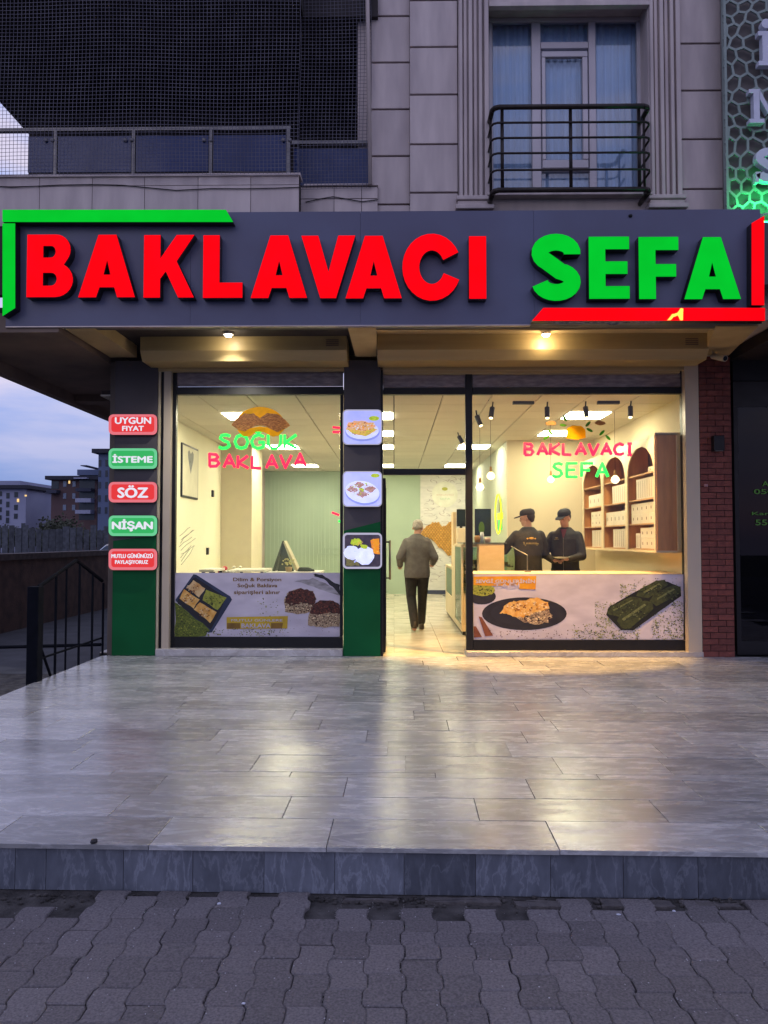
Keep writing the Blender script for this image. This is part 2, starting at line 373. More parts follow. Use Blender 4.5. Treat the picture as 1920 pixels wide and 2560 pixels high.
# concrete scraps at the foot of the riser
scr = M('mortar_scrap', (.12, .11, .11), (.07, .065, .07), rough=.9, scale=20, bump=.8, bscale=70)
for (x, y, a, b, s) in ((.30, 3.33, .16, .022, 1), (.62, 3.30, .10, .028, 2), (1.05, 3.31, .15, .03, 3), (-.1, 3.335, .12, .014, 4), (1.4, 3.30, .09, .02, 5)):
    pts = rag([(x - a, y - b), (x + a, y - b), (x + a, y + b), (x - a, y + b)], .009, 5, s)
    m_ = MB(); n = len(pts); m_.add([(p[0], p[1] + .06, GZ - .03) for p in pts] + [(p[0], p[1] + .06, GZ - .002) for p in pts], [tuple(range(n, 2 * n))] + [(i, (i + 1) % n, n + (i + 1) % n, n + i) for i in range(n)])
    m_.build('mortar_patch', scr, pg)

# pale sand and dark grit caught in some of the joints
jm = MB(); rn = random.Random(77)
for k in range(2600):
    i = rn.choice([-9, -8, -6, -5, -4, -2, -1, 0, 1, 2, 4, 5, 6, 8, 9, 10]); y = rn.uniform(2.3, 3.38); x = (i + .5) * PW - .035 + snake(y - 2.128) + rn.gauss(0, .0022); r = rn.uniform(.0008, .0026)
    jm.ball((x, y, GZ + .0002), (r, r * 1.3, r * .5), 3, 4)
jm.build('joint_sand', M('sand_pale', (.26, .25, .25), (.12, .115, .12), rough=.95, scale=40), None, loc=(0, 2.9, GZ), kind='stuff')
# ---- marble platform
tilem = marble('floor_marble', (.305, .31, .322), (.66, .67, .70), .25, vary=.22, vscale=4.2, mixpow=.34, spec=.45, rot=(5, 12), stretch=(.55, 2.0, 1.4), dist=.5)
riserm = marble('riser_marble', (.125, .14, .18), (.34, .37, .45), .4, vary=.3, vscale=4.6, mixpow=.3, spec=.35, rot=(48, 0), stretch=(2.4, 1, .8), dist=.35)
SK = R(-1.0)                       # the step runs very slightly off the shop front
PX0 = -3.46
pf = struct('marble_platform', MB().box(PX0 + .01, 3.601, -.6, 6.2, 19.6, -.026), M('screed', (.03, .03, .03), rough=.9))
struct('platform_nose', MB().add([(-3.45, 3.56, -.6), (6.2, 3.40, -.6), (6.2, 3.6, -.6), (-3.45, 3.6, -.6), (-3.45, 3.56, -.03), (6.2, 3.40, -.03), (6.2, 3.6, -.03), (-3.45, 3.6, -.03)],
       [(0, 3, 2, 1), (4, 5, 6, 7), (0, 1, 5, 4), (1, 2, 6, 5), (2, 3, 7, 6), (3, 0, 4, 7)]), MATS['screed'])
rows = [GY(q) for q in (2121, 2048.5, 1993.5, 1944.3, 1931.6, 1889.4, 1854.6, 1825.7, 1799.7, 1776.5)]
while rows[-1] < 9.0: rows.append(min(rows[-1] + .318, 9.085))
rn = random.Random(21); tmesh = {}
fixed = {0: [-1.85, -1.10, -.30, .735, 1.75, 2.7], 1: [-2.3, -1.42, -.55, .42, 1.34, 2.2], 2: [-2.6, -1.32, -.27, .75, 1.64], }
def shear(x, y): return y - (x) * .0175 * max(0, min(1, (9.1 - y) / 5.7))
for r_, (y0, y1) in enumerate(zip(rows, rows[1:])):
    xs = [PX0]; 
    if r_ in fixed: xs += [q for q in fixed[r_] if q > PX0 + .3]
    else: xs.append(PX0 + rn.uniform(.3, 1.05))
    while xs[-1] < 5.7: xs.append(xs[-1] + (rn.choice([.62, .8, .98, 1.1, .9]) + rn.uniform(-.05, .05)))
    for x0, x1 in zip(xs, xs[1:]):
        lx = round((x1 - x0) - .0028, 2) ; ly = round(y1 - y0, 3) - .003
        key = (lx, ly)
        if key not in tmesh: tmesh[key] = slab_mesh('tile_slab', x1 - x0 - .0034, ly - .0006, .02, .0012)
        xc = (x0 + x1) / 2; yc = (y0 + y1) / 2
        ang = math.atan(-.0175 * max(0, min(1, (9.1 - yc) / 5.7)))
        o = piece('edge_slab' if r_ == 0 else 'tile', tmesh[key], pf, (xc, shear(xc, yc), rn.uniform(-.0006, .0006)), (rn.uniform(-.0012, .0012), rn.uniform(-.0012, .0012), ang), mat=tilem)
# riser slabs
def yfront(x): return shear(x, rows[0]) + .022
def riser_slab(x0, x1):
    y0, y1 = yfront(x0), yfront(x1); zb, zt = GZ - .012, -.0225
    v = [(x0, y0, zb), (x1, y1, zb), (x1, y1 + .05, zb), (x0, y0 + .05, zb), (x0, y0, zt), (x1, y1, zt), (x1, y1 + .05, zt), (x0, y0 + .05, zt)]
    return MB().add(v, [(0, 3, 2, 1), (4, 5, 6, 7), (0, 1, 5, 4), (1, 2, 6, 5), (2, 3, 7, 6), (3, 0, 4, 7)])
rx = [-3.46, -3.02, -2.7, -2.35, -2.0, -1.72, X(100, 3.37), X(298, 3.37), X(475, 3.37), X(656, 3.37), X(835, 3.37), X(1010, 3.37), X(1190, 3.37), X(1378, 3.37), X(1560, 3.37), X(1746, 3.37), 1.66]
while rx[-1] < 6: rx.append(rx[-1] + .33)
for a, b in zip(rx, rx[1:]):
    riser_slab(a + .0014, b - .0014).build('riser_tile', riserm, pf)
grout = M('grout_light', (.22, .22, .24), (.12, .12, .13), rough=.9, scale=20)
g = MB(); g.add([(-3.46, yfront(-3.46) + .006, GZ), (6, yfront(6) + .006, GZ), (6, yfront(6) + .006, -.03), (-3.46, yfront(-3.46) + .006, -.03)], [(0, 1, 2, 3)]); g.build('grout', grout, pf)
# slab edge seen along the left drop
struct('platform_side', MB().box(PX0 - .01, 3.5, -.6, PX0 + .01, 19.6, -.03), riserm)

# ---- things lying about on the paving
pap = M('paper', sr(200, 205, 220), rough=.8)
def scrap(px, py, r, z, lab, mat=pap, cat='litter', nm='paper_scrap', flat=.35, grp=None):
    Y = (HC - z) * F / (py - 1350) if py > 1350 else 3
    p = at(px, py, 3.0); d = (p - Vector((0, 0, HC))); t = (z - HC) / d.z; q = Vector((0, 0, HC)) + d * t
    m_ = MB().ball(q + Vector((0, 0, r * flat)), (r, r * .8, r * flat * 1.2), 5, 7)
    rr_ = random.Random(px); m_.v = [(v[0] + rr_.uniform(-.2, .2) * r, v[1] + rr_.uniform(-.2, .2) * r, v[2] + rr_.uniform(-.1, .1) * r) for v in m_.v]
    o = m_.build(nm, mat, None, loc=(q.x, q.y, z)); tag(o, lab, cat, grp); return o
scrap(548, 2261, .0095, GZ, 'crumpled white paper scrap on the grey pavers below the step')
scrap(1685, 2279, .008, GZ, 'small white round paper scrap, rightmost of those on the pavers')
scrap(1547, 2287, .010, GZ, 'pale flat paper scrap on the pavers near the right end of the step', flat=.15)
scrap(609, 2510, .007, GZ, 'tiny white scrap on the pavers in the lower left foreground') 
scrap(780, 2217, .010, GZ, 'light mortar crumb against the foot of the marble riser', scr, 'debris', 'mortar_crumb')
q = scrap(234, 2108, .018, .0, 'dark broken stone chip lying on the front edge of the marble platform', M('chip_dark', (.03, .03, .035), (.01, .01, .012), rough=.8), 'stone', 'stone_chip', .45)
lit = MB(); rn = random.Random(5)
for k in range(460):
    x = rn.uniform(-1.6, 1.7); y = rn.uniform(2.2, 3.3); r = rn.uniform(.0009, .0034)
    lit.ball((x, y, GZ + .001), (r, r, r * .6), 3, 4)
lit.build('grit', M('grit_white', (.55, .55, .6), (.3, .3, .33), rough=.8), None, loc=(0, 2.8, GZ), kind='stuff')

# ================================================================== THE BUILDING
B = thing('apartment_building', 'beige clad apartment building with a shop on the ground floor', 'building', (0, YF, 0))
zS = Z(812, 7.66)                  # underside of the canopy
zC = 3.50
# main mass over the shop
MB().box(X(945, 8.1), 8.12, 3.83, X(1150, 8.1) - .002, 24, 10.5).box(X(1150, 8.1), 8.32, 3.83, 3.85, 24, 10.5).build('wall', beige2, B)
MB().box(3.86, 8.0, 3.69, 12, 24, 10.5).build('wall', beige2, B)
# recessed strip with horizontal joints right of the balcony, and the proud blocks
lv = [40, 156, 273, 390, 511]; st = 117
def panels(px0, px1, Y, levels, name='cladding_panel', gap=2.2, depth=.08, top=-330):
    ys = sorted(levels); L_ = []
    y = ys[0]
    while y > top: L_.append(y); y -= st
    L_ = L_[::-1] + ys[1:]
    L_ = [L_[0] - st] + L_
    if L_[-1] < 545: L_.append(L_[-1] + st)
    for a, b in zip(L_, L_[1:]):
        MB().box(X(px0, Y) + .001, Y, Z(b - gap, Y), X(px1, Y) - .001, Y + depth, Z(a + gap, Y)).build(name, beige, B, bevel=.004)
panels(927, 1026, 8.03, lv)
panels(1026, 1148, 7.95, [118, 237, 361, 482])
panels(1714, 1826, 7.95, [115, 232, 353, 477])
MB().box(X(925, 8.1), 8.112, 3.84, X(1150, 8.1), 8.118, 9).box(X(1710, 8.0), 8.0, 3.84, X(1828, 8.0), 8.3, 9).build('joint_backing', darkj, B)
# fluted pilasters with stepped feet
def pilaster(pa, pb):
    Y = 7.95; a, b = X(pa, Y), X(pb, Y); W = b - a; m_ = MB(); m_.box(a, Y, Z(498, Y), b, 8.32, 9.0)
    for (u, v, d) in ((.02, .12, .055), (.17, .27, .035), (.33, .44, .06), (.50, .60, .035), (.66, .76, .06), (.84, .98, .055)):
        m_.box(a + W * u, Y - d, Z(498, Y), a + W * v, Y - .001, 9.0)
    m_.build('pilaster', beige, B, bevel=.004)
    f_ = MB(); f_.box(a - .03, Y - .075, Z(507, Y), b + .03, 8.3, Z(497, Y)).box(a - .015, Y - .055, Z(519, Y), b + .015, 8.3, Z(508, Y)).box(a - .04, Y - .09, Z(531, Y), b + .04, 8.3, Z(520, Y))
    f_.build('pilaster_base', beige, B, bevel=.006)
pilaster(1150, 1228); pilaster(1636, 1716)
# lintel, sill band
Yl = 7.97
MB().box(X(1228, Yl), Yl, Z(46, 8.2), X(1636, Yl), 8.32, 9).build('lintel', beige2, B)
MB().box(X(1228, Yl), 7.90, Z(17, 7.9), X(1636, Yl), Yl - .001, Z(8, 7.9)).box(X(1228, Yl), 7.93, Z(7, 7.9), X(1636, Yl), Yl - .001, Z(-8, 7.9)).build('lintel_moulding', beige, B)
MB().box(X(1228, Yl), Yl, 3.84, X(1636, Yl), 8.32, Z(492, Yl)).build('parapet', beige2, B)
MB().box(X(1222, 7.9), 7.86, Z(493, 7.9), X(1640, 7.9), 8.3, Z(486, 7.9)).build('window_sill', beige, B, bevel=.004)
# french window
Yw = 8.2
W_ = thing('french_window', 'tall white framed french window above the red letters with pale blue curtains', 'window', (X(1430, Yw), Yw, Z(488, Yw)))
upvc = M('white_upvc', sr(196, 190, 196), sr(182, 176, 182), rough=.4, scale=2)
def fr(mb, x0, y0, x1, y1, Y, d=.06): return mb.box(X(x0, Y), Y, Z(y1, Y), X(x1, Y), Y + d, Z(y0, Y))
f_ = MB()
for q in ((1228, 47, 1624, 57), (1228, 482, 1624, 490), (1228, 58, 1238, 481), (1608, 58, 1624, 481), (1338, 58, 1361, 481), (1484, 58, 1502, 481), (1362, 108, 1483, 124)): fr(f_, *q, Yw)
f_.build('frame', upvc, W_, bevel=.004)
f_ = MB()
for q in ((1364, 131, 1481, 145), (1364, 402, 1481, 422), (1364, 146, 1373, 401), (1468, 146, 1481, 401)): fr(f_, *q, Yw - .02, .05)
f_.build('sash', upvc, W_, bevel=.004)
fr(MB(), 1362, 424, 1483, 430, Yw).build('rail', upvc, W_)
paneg = glass('window_glass', (.90, .95, 1.0), .9, .04)
for q in ((1239, 58, 1337, 481), (1362, 58, 1483, 107), (1374, 146, 1467, 401), (1362, 431, 1483, 481), (1503, 58, 1607, 481)):
    fr(MB(), *q, Yw + .03, .006).build('pane', paneg, W_)
curt = M('sheer_curtain', sr(222, 234, 250), sr(190, 210, 236), rough=.9, scale=5, stretch=(6, 1, .3))
m_ = MB(); n = 160; xa, xb = X(1228, 8.3), X(1626, 8.3); zb, zt = Z(490, 8.3), Z(45, 8.3)
for i in range(n + 1):
    x = xa + (xb - xa) * i / n; y = 8.30 + .015 * math.sin(i * .9) + .008 * math.sin(i * 2.3 + 1); m_.v += [(x, y, zb), (x, y, zt)]
m_.f = [(2 * i, 2 * i + 2, 2 * i + 3, 2 * i + 1) for i in range(n)]
m_.build('curtain', curt, W_, smooth=True)
# juliet balcony rail
Yj = 7.62
railm = M('bronze_metal', sr(48, 40, 38), sr(34, 29, 28), rough=.38, metal=.5, scale=20)
J = thing('juliet_railing', 'dark bronze tube railing across the french window', 'railing', (X(1435, Yj), Yj, Z(482, Yj)))
xa, xb = X(1238, Yj), X(1638, Yj)
def ubar(z, r, name, xo=0):
    pts = [(xa - xo, 7.95, z), (xa - xo, Yj + .06, z), (xa - xo + .02, Yj + .02, z), (xa - xo + .06, Yj, z), (xb + xo - .06, Yj, z), (xb + xo - .02, Yj + .02, z), (xb + xo, Yj + .06, z), (xb + xo, 7.95, z)]
    MB().path(pts, r, 8).build(name, railm, J, smooth=True)
ubar(Z(270, Yj), .026, 'handrail')
for py in (309, 347, 385, 427): ubar(Z(py, Yj), .0115, 'bar', .012)
ubar(Z(477, Yj), .027, 'bottom_rail')
for px in (1262, 1437, 1612): MB().tube((X(px, Yj), Yj + .02, Z(470, Yj)), (X(px, Yj), Yj + .02, Z(275, Yj)), .018, None, 8).build('post', railm, J, smooth=True)
for x in (xa, xb): MB().tube((x, 7.80, Z(470, Yj)), (x, 7.80, Z(275, Yj)), .014, None, 8).build('post', railm, J, smooth=True)

# ---- balcony on the left
YA, YB = 7.70, 7.98
zp = Z(432, YA)
xA1 = X(745, YA); xB1 = X(945, YB)
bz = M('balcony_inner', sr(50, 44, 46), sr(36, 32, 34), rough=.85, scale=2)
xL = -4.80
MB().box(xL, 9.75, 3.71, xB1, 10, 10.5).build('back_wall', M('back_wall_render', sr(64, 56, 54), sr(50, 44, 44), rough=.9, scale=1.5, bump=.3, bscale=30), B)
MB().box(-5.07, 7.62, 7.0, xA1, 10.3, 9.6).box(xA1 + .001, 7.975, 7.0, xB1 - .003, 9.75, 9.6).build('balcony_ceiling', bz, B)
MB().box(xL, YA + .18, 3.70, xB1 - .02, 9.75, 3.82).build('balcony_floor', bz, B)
MB().box(X(893, YB + .1), YB + .09, 3.8, xB1, 9.9, 9.5).build('return_wall', beige2, B)
# parapets and their facing tiles
MB().box(xL, YA + .012, 3.9, xA1 - .004, YA + .10, zp - .03).box(X(747, YB), YB + .012, 3.9, xB1 - .01, YB + .08, Z(466, YB)).build('parapet', darkj, B)
MB().box(xL - .02, YA - .02, zp - .028, xA1 + .012, YA + .14, zp).build('coping', beige, B, bevel=.003)
MB().box(xA1 + .013, YB - .02, Z(465, YB), xB1, YB + .1, Z(460, YB)).build('coping', beige, B, bevel=.003)
def prow(edges, ya, yb, Y, zlo=None):
    for a, b in zip(edges, edges[1:]):
        MB().box(X(a, Y) + .003, Y, zlo or Z(yb, Y), X(b, Y) - .003, Y + .011, Z(ya, Y)).build('facing_tile', beige, B)
prow([-95, 2 - 50, 84, 218, 351, 487, 621, 744], 436, 459.5, YA); prow([-95, -50, 84, 218, 351, 487, 621, 744], 461, 560, YA)
prow([748, 833, 903, 944], 467, 495, YB); prow([748, 833, 903, 944], 497, 560, YB)
MB().path([(X(px, YA - .03), YA - .012, Z(py, YA)) for px, py in ((-60, 458), (10, 464), (130, 459), (215, 458), (290, 460), (350, 466), (430, 474), (520, 470), (600, 471), (680, 470), (745, 468))], .005, 5).build('cable', blackm, B)
MB().path([(X(px, YB - .03), YB - .012, Z(py, YB)) for px, py in ((760, 505), (800, 497), (830, 492), (870, 499), (905, 505), (945, 500))], .005, 5).build('cable', blackm, B)
# balcony railing
grm = M('grey_steel', sr(120, 118, 120), sr(100, 98, 100), rough=.35, metal=.6, scale=8)
BR = thing('balcony_railing', 'steel balcony railing with dark blue glass panels behind the netting', 'railing', (X(370, YA), YA + .08, zp))
Yr = YA + .08
MB().box(xL, Yr, Z(321, Yr), X(722, Yr), Yr + .05, Z(313, Yr)).box(X(724, YB), YB + .03, Z(354, YB), X(926, YB), YB + .08, Z(346, YB)).build('handrail', grm, BR)
MB().box(xL - .02, Yr + .06, Z(321, Yr), xL + .02, 9.7, Z(314, Yr)).build('handrail', grm, BR)
dg_ = M('blue_glass', (.022, .040, .135), (.018, .032, .11), rough=.12, spec=.35, scale=3)
for px in (-70, 122, 321, 518, 716):
    MB().box(X(px - 4, Yr), Yr, zp, X(px + 4, Yr), Yr + .03, Z(321, Yr)).build('post', grm, BR)
    c = at(px, 349, Yr - .01); [MB().ball((c.x + s_, Yr - .005, c.z), (.022, .015, .022), 6, 8).build('clamp', grm, BR) for s_ in (-.035, .035)]
for a, b in ((-60, 116), (128, 315), (327, 512), (524, 710)):
    if a > 0: MB().box(X(a, Yr), Yr + .01, Z(424, Yr), X(b, Yr), Yr + .02, Z(334, Yr)).build('glass_panel', dg_, BR)
MB().box(X(52, Yr), Yr + .01, Z(424, Yr), X(116, Yr), Yr + .02, Z(334, Yr)).build('glass_panel', dg_, BR)
MB().box(X(728, YB), YB + .05, Z(456, YB), X(920, YB), YB + .06, Z(364, YB)).build('glass_panel', dg_, BR)
MB().box(xL + .005, Yr + .3, Z(424, Yr), xL + .015, 9.5, Z(334, Yr)).build('glass_panel', glass('clear_panel', (.8, .87, .95), 1, .0), BR)
# bird netting
net = MB(); net_m = M('net_cord', sr(96, 94, 108), sr(72, 70, 84), rough=.8); t = .0024
def netting(x0, x1, z0, z1, Y, s=.0395):
    x = x0; 
    rn = random.Random(2)
    nz_ = int((z1 - z0) / s) + 1; nx_ = int((x1 - x0) / s) + 1
    wob = lambda x, z: (.008 * math.sin(x * 2.1 + z * 1.3) + .006 * math.sin(z * 3.1), .01 * math.sin(x * 1.7 + .5) + .006 * math.sin(x * 4 + z * 2))
    for i in range(nx_):
        x = x0 + i * s
        for k in range(0, nz_ - 1, 6):
            za, zb_ = z0 + k * s, min(z1, z0 + (k + 6) * s); a = wob(x, za); b = wob(x, zb_)
            net.add([(x - t + a[0], Y, za), (x + t + a[0], Y, za), (x + t + b[0], Y, zb_), (x - t + b[0], Y, zb_)], [(0, 1, 2, 3)])
    for k in range(nz_):
        z = z0 + k * s
        for i in range(0, nx_ - 1, 6):
            xa_, xb_ = x0 + i * s, min(x1, x0 + (i + 6) * s); a = wob(xa_, z); b = wob(xb_, z)
            net.add([(xa_, Y - .001, z - t + a[1]), (xb_, Y - .001, z - t + b[1]), (xb_, Y - .001, z + t + b[1]), (xa_, Y - .001, z + t + a[1])], [(0, 1, 2, 3)])
netting(xL, X(745, 7.66), zp - .05, 7.9, 7.605)
netting(X(746, 7.95), X(926, 7.95), Z(470, 7.95), 7.9, 7.955)
o = net.build('bird_net', net_m, None, loc=(X(370, YA), 7.66, zp)); tag(o, 'fine square mesh bird netting stretched over the balcony', 'netting')
MB().tube((X(925, 7.94), 7.94, Z(462, 7.94)), (X(912, 7.94), 7.94, Z(-330, 7.94)), .022, None, 8).build('drain_pipe', beige2, B, smooth=True)

# ---- left overhang, canopy and beams
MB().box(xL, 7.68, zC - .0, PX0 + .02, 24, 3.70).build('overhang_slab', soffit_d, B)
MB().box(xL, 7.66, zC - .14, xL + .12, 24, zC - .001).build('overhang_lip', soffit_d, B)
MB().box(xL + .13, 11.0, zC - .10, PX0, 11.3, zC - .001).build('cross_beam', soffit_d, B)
zR = 3.72
MB().box(PX0 + .021, 7.85, zR, 3.85, YF + .3, zR + .1).build('canopy_soffit', soffit, B)
def beam(pa0, pa1, Y0=7.66, Y1=9.0, pb0=None, pb1=None, zl=None):
    zl = zl or zS
    a0, a1 = X(pa0, Y0, 812), X(pa1, Y0, 812); b0, b1 = (X(pb0, Y1, 897), X(pb1, Y1, 897)) if pb0 else (a0, a1)
    v = [(a0, Y0 + .1, zl), (a1, Y0 + .1, zl), (b1, Y1, zl), (b0, Y1, zl)]; v += [(x, y, zR) for x, y, z in v]
    return MB().add(v, [(0, 3, 2, 1), (4, 5, 6, 7), (0, 1, 5, 4), (1, 2, 6, 5), (2, 3, 7, 6), (3, 0, 4, 7)])
beam(150, 226, pb0=276, pb1=342).build('beam', soffit, B)
beam(868, 940, pb0=889, pb1=942).build('beam', soffit, B)
beam(1800, 1908, pb0=1760, pb1=1822).build('beam', soffit, B)
# front edge beam behind the sign, right bay
MB().box(X(941, 7.9), 7.86, zS + .002, X(1799, 7.9), 7.90, zR).build('edge_beam', soffit, B)
# roller shutter boxes
def shutter_box(pa, pb, lab, grp='roller shutter boxes'):
    Y = 8.62; a, b = X(pa, Y), X(pb, Y)
    t_ = thing('shutter_box', lab, 'shutter box', ((a + b) / 2, Y, 3.45), grp)
    prof = [(9.10, zS - .125), (8.68, zS - .125), (8.60, zS - .02), (8.60, zR - .001), (9.10, zR - .001)]
    m_ = MB(); n = len(prof); m_.v = [(a, y, z) for y, z in prof] + [(b, y, z) for y, z in prof]
    m_.f = [tuple(range(n)), tuple(range(2 * n - 1, n - 1, -1))] + [(i, n + i, n + (i + 1) % n, (i + 1) % n) for i in range(n)]
    m_.build('housing', shutter, t_)
    MB().box(a + .02, 9.02, zS - .165, b - .02, 9.09, zS - .127).build('bottom_slat', shutter, t_)
    for px in ((830,) if pa < 900 else (1735,)):
        m2 = MB()
        for k in range(4): m2.box(X(px - 16, Y), 8.592, zR - .06 - k * .022, X(px + 16, Y), 8.599, zR - .07 - k * .022)
        m2.build('vent', soffit_d, t_)
shutter_box(346, 866, 'beige roller shutter box above the left shop window')
shutter_box(943, 1778, 'long beige roller shutter box above the door and right shop window')

# ---- ground floor piers
def pier(pa, pb, Y, pyg, zt=None, slant=0):
    a, b = X(pa, Y), X(pb, Y)
    zt = zt or Z(897, 8.95)
    MB().box(a, Y + .004, 0, b, 9.6, zt).build('column', M('pier_dark', sr(70, 66, 64), rough=.7), B)
    zg = Z(pyg, Y)
    MB().prism([(a, zg), (b, zg + slant), (b, zt - .002), (a, zt - .002)], Y - .012, Y + .002).build('cladding_panel', greyp, B)
    MB().prism([(a, .004), (b, .004), (b, zg + slant - .002), (a, zg - .002)], Y - .014, Y + .002).build('cladding_panel', greenp, B)
YP = 9.02
pier(284, 391, YP, 1352, slant=.06)
pier(859, 951, YP, 1327, slant=.11)
MB().box(X(271, YP + .06), YP + .06, 0, X(283, YP), 9.6, Z(900, YP)).build('column', M('brown_trim', sr(96, 86, 78), rough=.6), B)
MB().box(PX0, 9.62, -.2, -3.305, 20, 3.5).build('side_wall', beige2, B)
# small timber edges and side trims of the middle pier
MB().box(X(951.5, YP), YP, 0, X(957, YP), 9.3, Z(897, YP)).build('trim', blackm, B)
# brick pier
YBk = 9.0
xa, xb = X(1757, YBk, 1640), X(1838, YBk, 1640); ztop = Z(893, YBk)
MB().box(xa + .006, YBk + .012, 0, xb - .006, 9.5, ztop).build('mortar_core', M('mortar_dark', sr(64, 42, 40), sr(50, 34, 33), rough=.9, scale=12), B)
brm = M('brick_red', sr(118, 62, 54), sr(92, 46, 42), rough=.8, scale=12, bump=.6, bscale=70, vary=.16)
bh = .0715; bwid = (xb - xa) / 2
bm_full = MB().box(-.5, -.5, -.5, .5, .5, .5).mesh('brick')
k = 0; z = .004
while z < ztop - .02:
    h = min(bh, ztop - z) - .009
    cuts = [xa, xa + bwid, xb] if k % 2 == 0 else [xa, xa + bwid * .5, xa + bwid * 1.5, xb]
    for a, b in zip(cuts, cuts[1:]):
        piece('brick', bm_full, B, ((a + b) / 2, YBk + .035 + rn.uniform(-.002, .002), z + h / 2), None, (b - a - .008, .07, h), brm)
    z += bh; k += 1
# ================================================================== SHOP FRONT
def wframe(mb, x0, y0, x1, y1, Y, d): return mb.box(X(x0, Y), Y, Z(y1, Y), X(x1, Y), Y + d, Z(y0, Y))
guide = M('aluminium_beige', sr(186, 172, 152), sr(170, 158, 140), rough=.4, scale=2, stretch=(1, 1, .2))
clear = glass('shop_glass', (.97, .985, .975), .55, .0)
strip = M('shutter_slats_blur', sr(150, 138, 138), sr(104, 92, 94), rough=.25, scale=7, stretch=(1, 1, 4), detail=8)
sillm = marble('sill_marble', (.42, .40, .40), (.6, .6, .62), .3)
Yg = 9.10
SWL = thing('shop_window', 'left shop window with green and red neon lettering', 'shop window', (X(640, YF), YF, .05))
SWR = thing('shop_window', 'right shop window looking onto the counter and the two men', 'shop window', (X(1445, YF), YF, .05))
DR = thing('shop_door', 'open glass entrance door with a slim black frame and bar handle', 'door', (X(1060, YF), YF, 0))
# left
m_ = MB()
wframe(m_, 425, 921, 437, 1621, Yg, .07); wframe(m_, 438, 966, 857, 985, Yg, .07); wframe(m_, 438, 1593, 857, 1621, Yg, .07); wframe(m_, 850, 986, 857, 1592, Yg, .07); wframe(m_, 438, 921, 857, 925, Yg, .07)
m_.build('frame', blackm, SWL)
wframe(MB(), 438, 926, 857, 965, Yg + .03, .01).build('top_panel', strip, SWL)
wframe(MB(), 438, 986, 849, 1592, Yg + .03, .008).build('pane', clear, SWL)
wframe(MB(), 406, 905, 424, 1630, 9.03, .12).build('shutter_guide', guide, SWL); wframe(MB(), 392, 905, 397, 1634, 9.03, .12).build('shutter_guide', M('pale_trim', sr(200, 188, 160), rough=.5), SWL); wframe(MB(), 397.5, 905, 405.5, 1634, 9.06, .1).build('shutter_guide', blackm, SWL)
wframe(MB(), 425, 905, 857, 919, 9.05, .1).build('head_rail', shutter, SWL)
MB().box(X(392, 9.0), 8.985, .0015, X(857, 9.0), 9.3, Z(1622, 9.05)).build('sill', sillm, SWL, bevel=.004)
# right (door bay and window bay)
m_ = MB()
wframe(m_, 1165, 935, 1182, 1625, Yg, .08); wframe(m_, 1183, 970, 1709, 986, Yg, .07); wframe(m_, 1183, 1600, 1716, 1625, Yg, .07); wframe(m_, 1709.5, 905, 1716, 1599, Yg, .07)
m_.build('frame', blackm, SWR)
wframe(MB(), 1183, 936, 1708, 969, Yg + .03, .01).build('top_panel', strip, SWR)
wframe(MB(), 1183, 987, 1709, 1599, Yg + .03, .008).build('pane', clear, SWR)
wframe(MB(), 958, 908, 1706, 934, 9.05, .1).build('head_rail', shutter, SWR)
wframe(MB(), 1718, 897, 1752, 1638, 9.0, .14).build('shutter_guide', guide, SWR)
MB().box(X(1166, 9.0), 8.985, .0015, X(1754, 9.0), 9.3, Z(1627, 9.05)).build('sill', sillm, SWR, bevel=.004)
m_ = MB()
wframe(m_, 958, 970, 1164, 986, Yg, .07); wframe(m_, 958, 1172, 1164, 1187, Yg, .07)
m_.build('frame', blackm, DR)
wframe(MB(), 958, 936, 1164, 969, Yg + .03, .01).build('top_panel', strip, DR)
wframe(MB(), 958, 987, 1164, 1171, Yg + .03, .008).build('pane', clear, DR)
# leaf folded inwards, seen edge on
xd = X(960, 9.2)
m_ = MB(); m_.box(xd - .02, 9.2, .02, xd + .02, 9.26, 2.12).box(xd - .02, 9.98, .02, xd + .02, 10.04, 2.12).box(xd - .02, 9.261, .02, xd + .02, 9.979, .12).box(xd - .02, 9.261, 2.05, xd + .02, 9.979, 2.12)
lf = m_.build('leaf_frame', blackm, DR)
MB().box(xd - .004, 9.261, .121, xd + .004, 9.979, 2.049).build('leaf_pane', clear, DR)
Yh = 9.75; xh = X(975, Yh)
hz0, hz1 = Z(1449, Yh), Z(1351, Yh)
steelm = M('steel_handle', sr(130, 128, 122), rough=.3, metal=.8)
hb = MB().tube((xh, Yh, hz0), (xh, Yh, hz1), .014, None, 10).build('handle', steelm, DR, smooth=True)
MB().tube((xd, Yh, hz0 + .02), (xh, Yh, hz0 + .02), .01).tube((xd, Yh, hz1 - .02), (xh, Yh, hz1 - .02), .01).build('handle_bracket', blackm, DR)

# ================================================================== MAIN SIGN
Ys = 7.66
SG = thing('shop_sign', 'long grey fascia sign with big red and green letters', 'sign', (X(960, Ys), Ys, Z(812, Ys)))
pan = M('fascia_panel', sr(90, 95, 122), sr(84, 84, 108), rough=.42, scale=1.2, bump=.03, bscale=3, spec=.35)
zt, zb = Z(528, Ys), zS
px_e = [4, 470, 900, 1340, 1916]
for a, b in zip(px_e, px_e[1:]):
    MB().box(X(a, Ys) + .0012, Ys, zb, X(b, Ys) - .0012, Ys + .02, zt).build('panel', pan, SG)
MB().box(X(6, Ys), Ys + .021, zb + .01, X(1912, Ys), 7.85, zt - .01).build('box_frame', M('frame_grey', sr(80, 78, 84), rough=.6), SG)
MB().box(X(4, Ys), Ys - .003, zb - .012, X(1330, Ys), Ys + .05, zb - .001).build('bottom_trim', M('alu_trim', sr(170, 160, 160), rough=.35, metal=.5), SG)
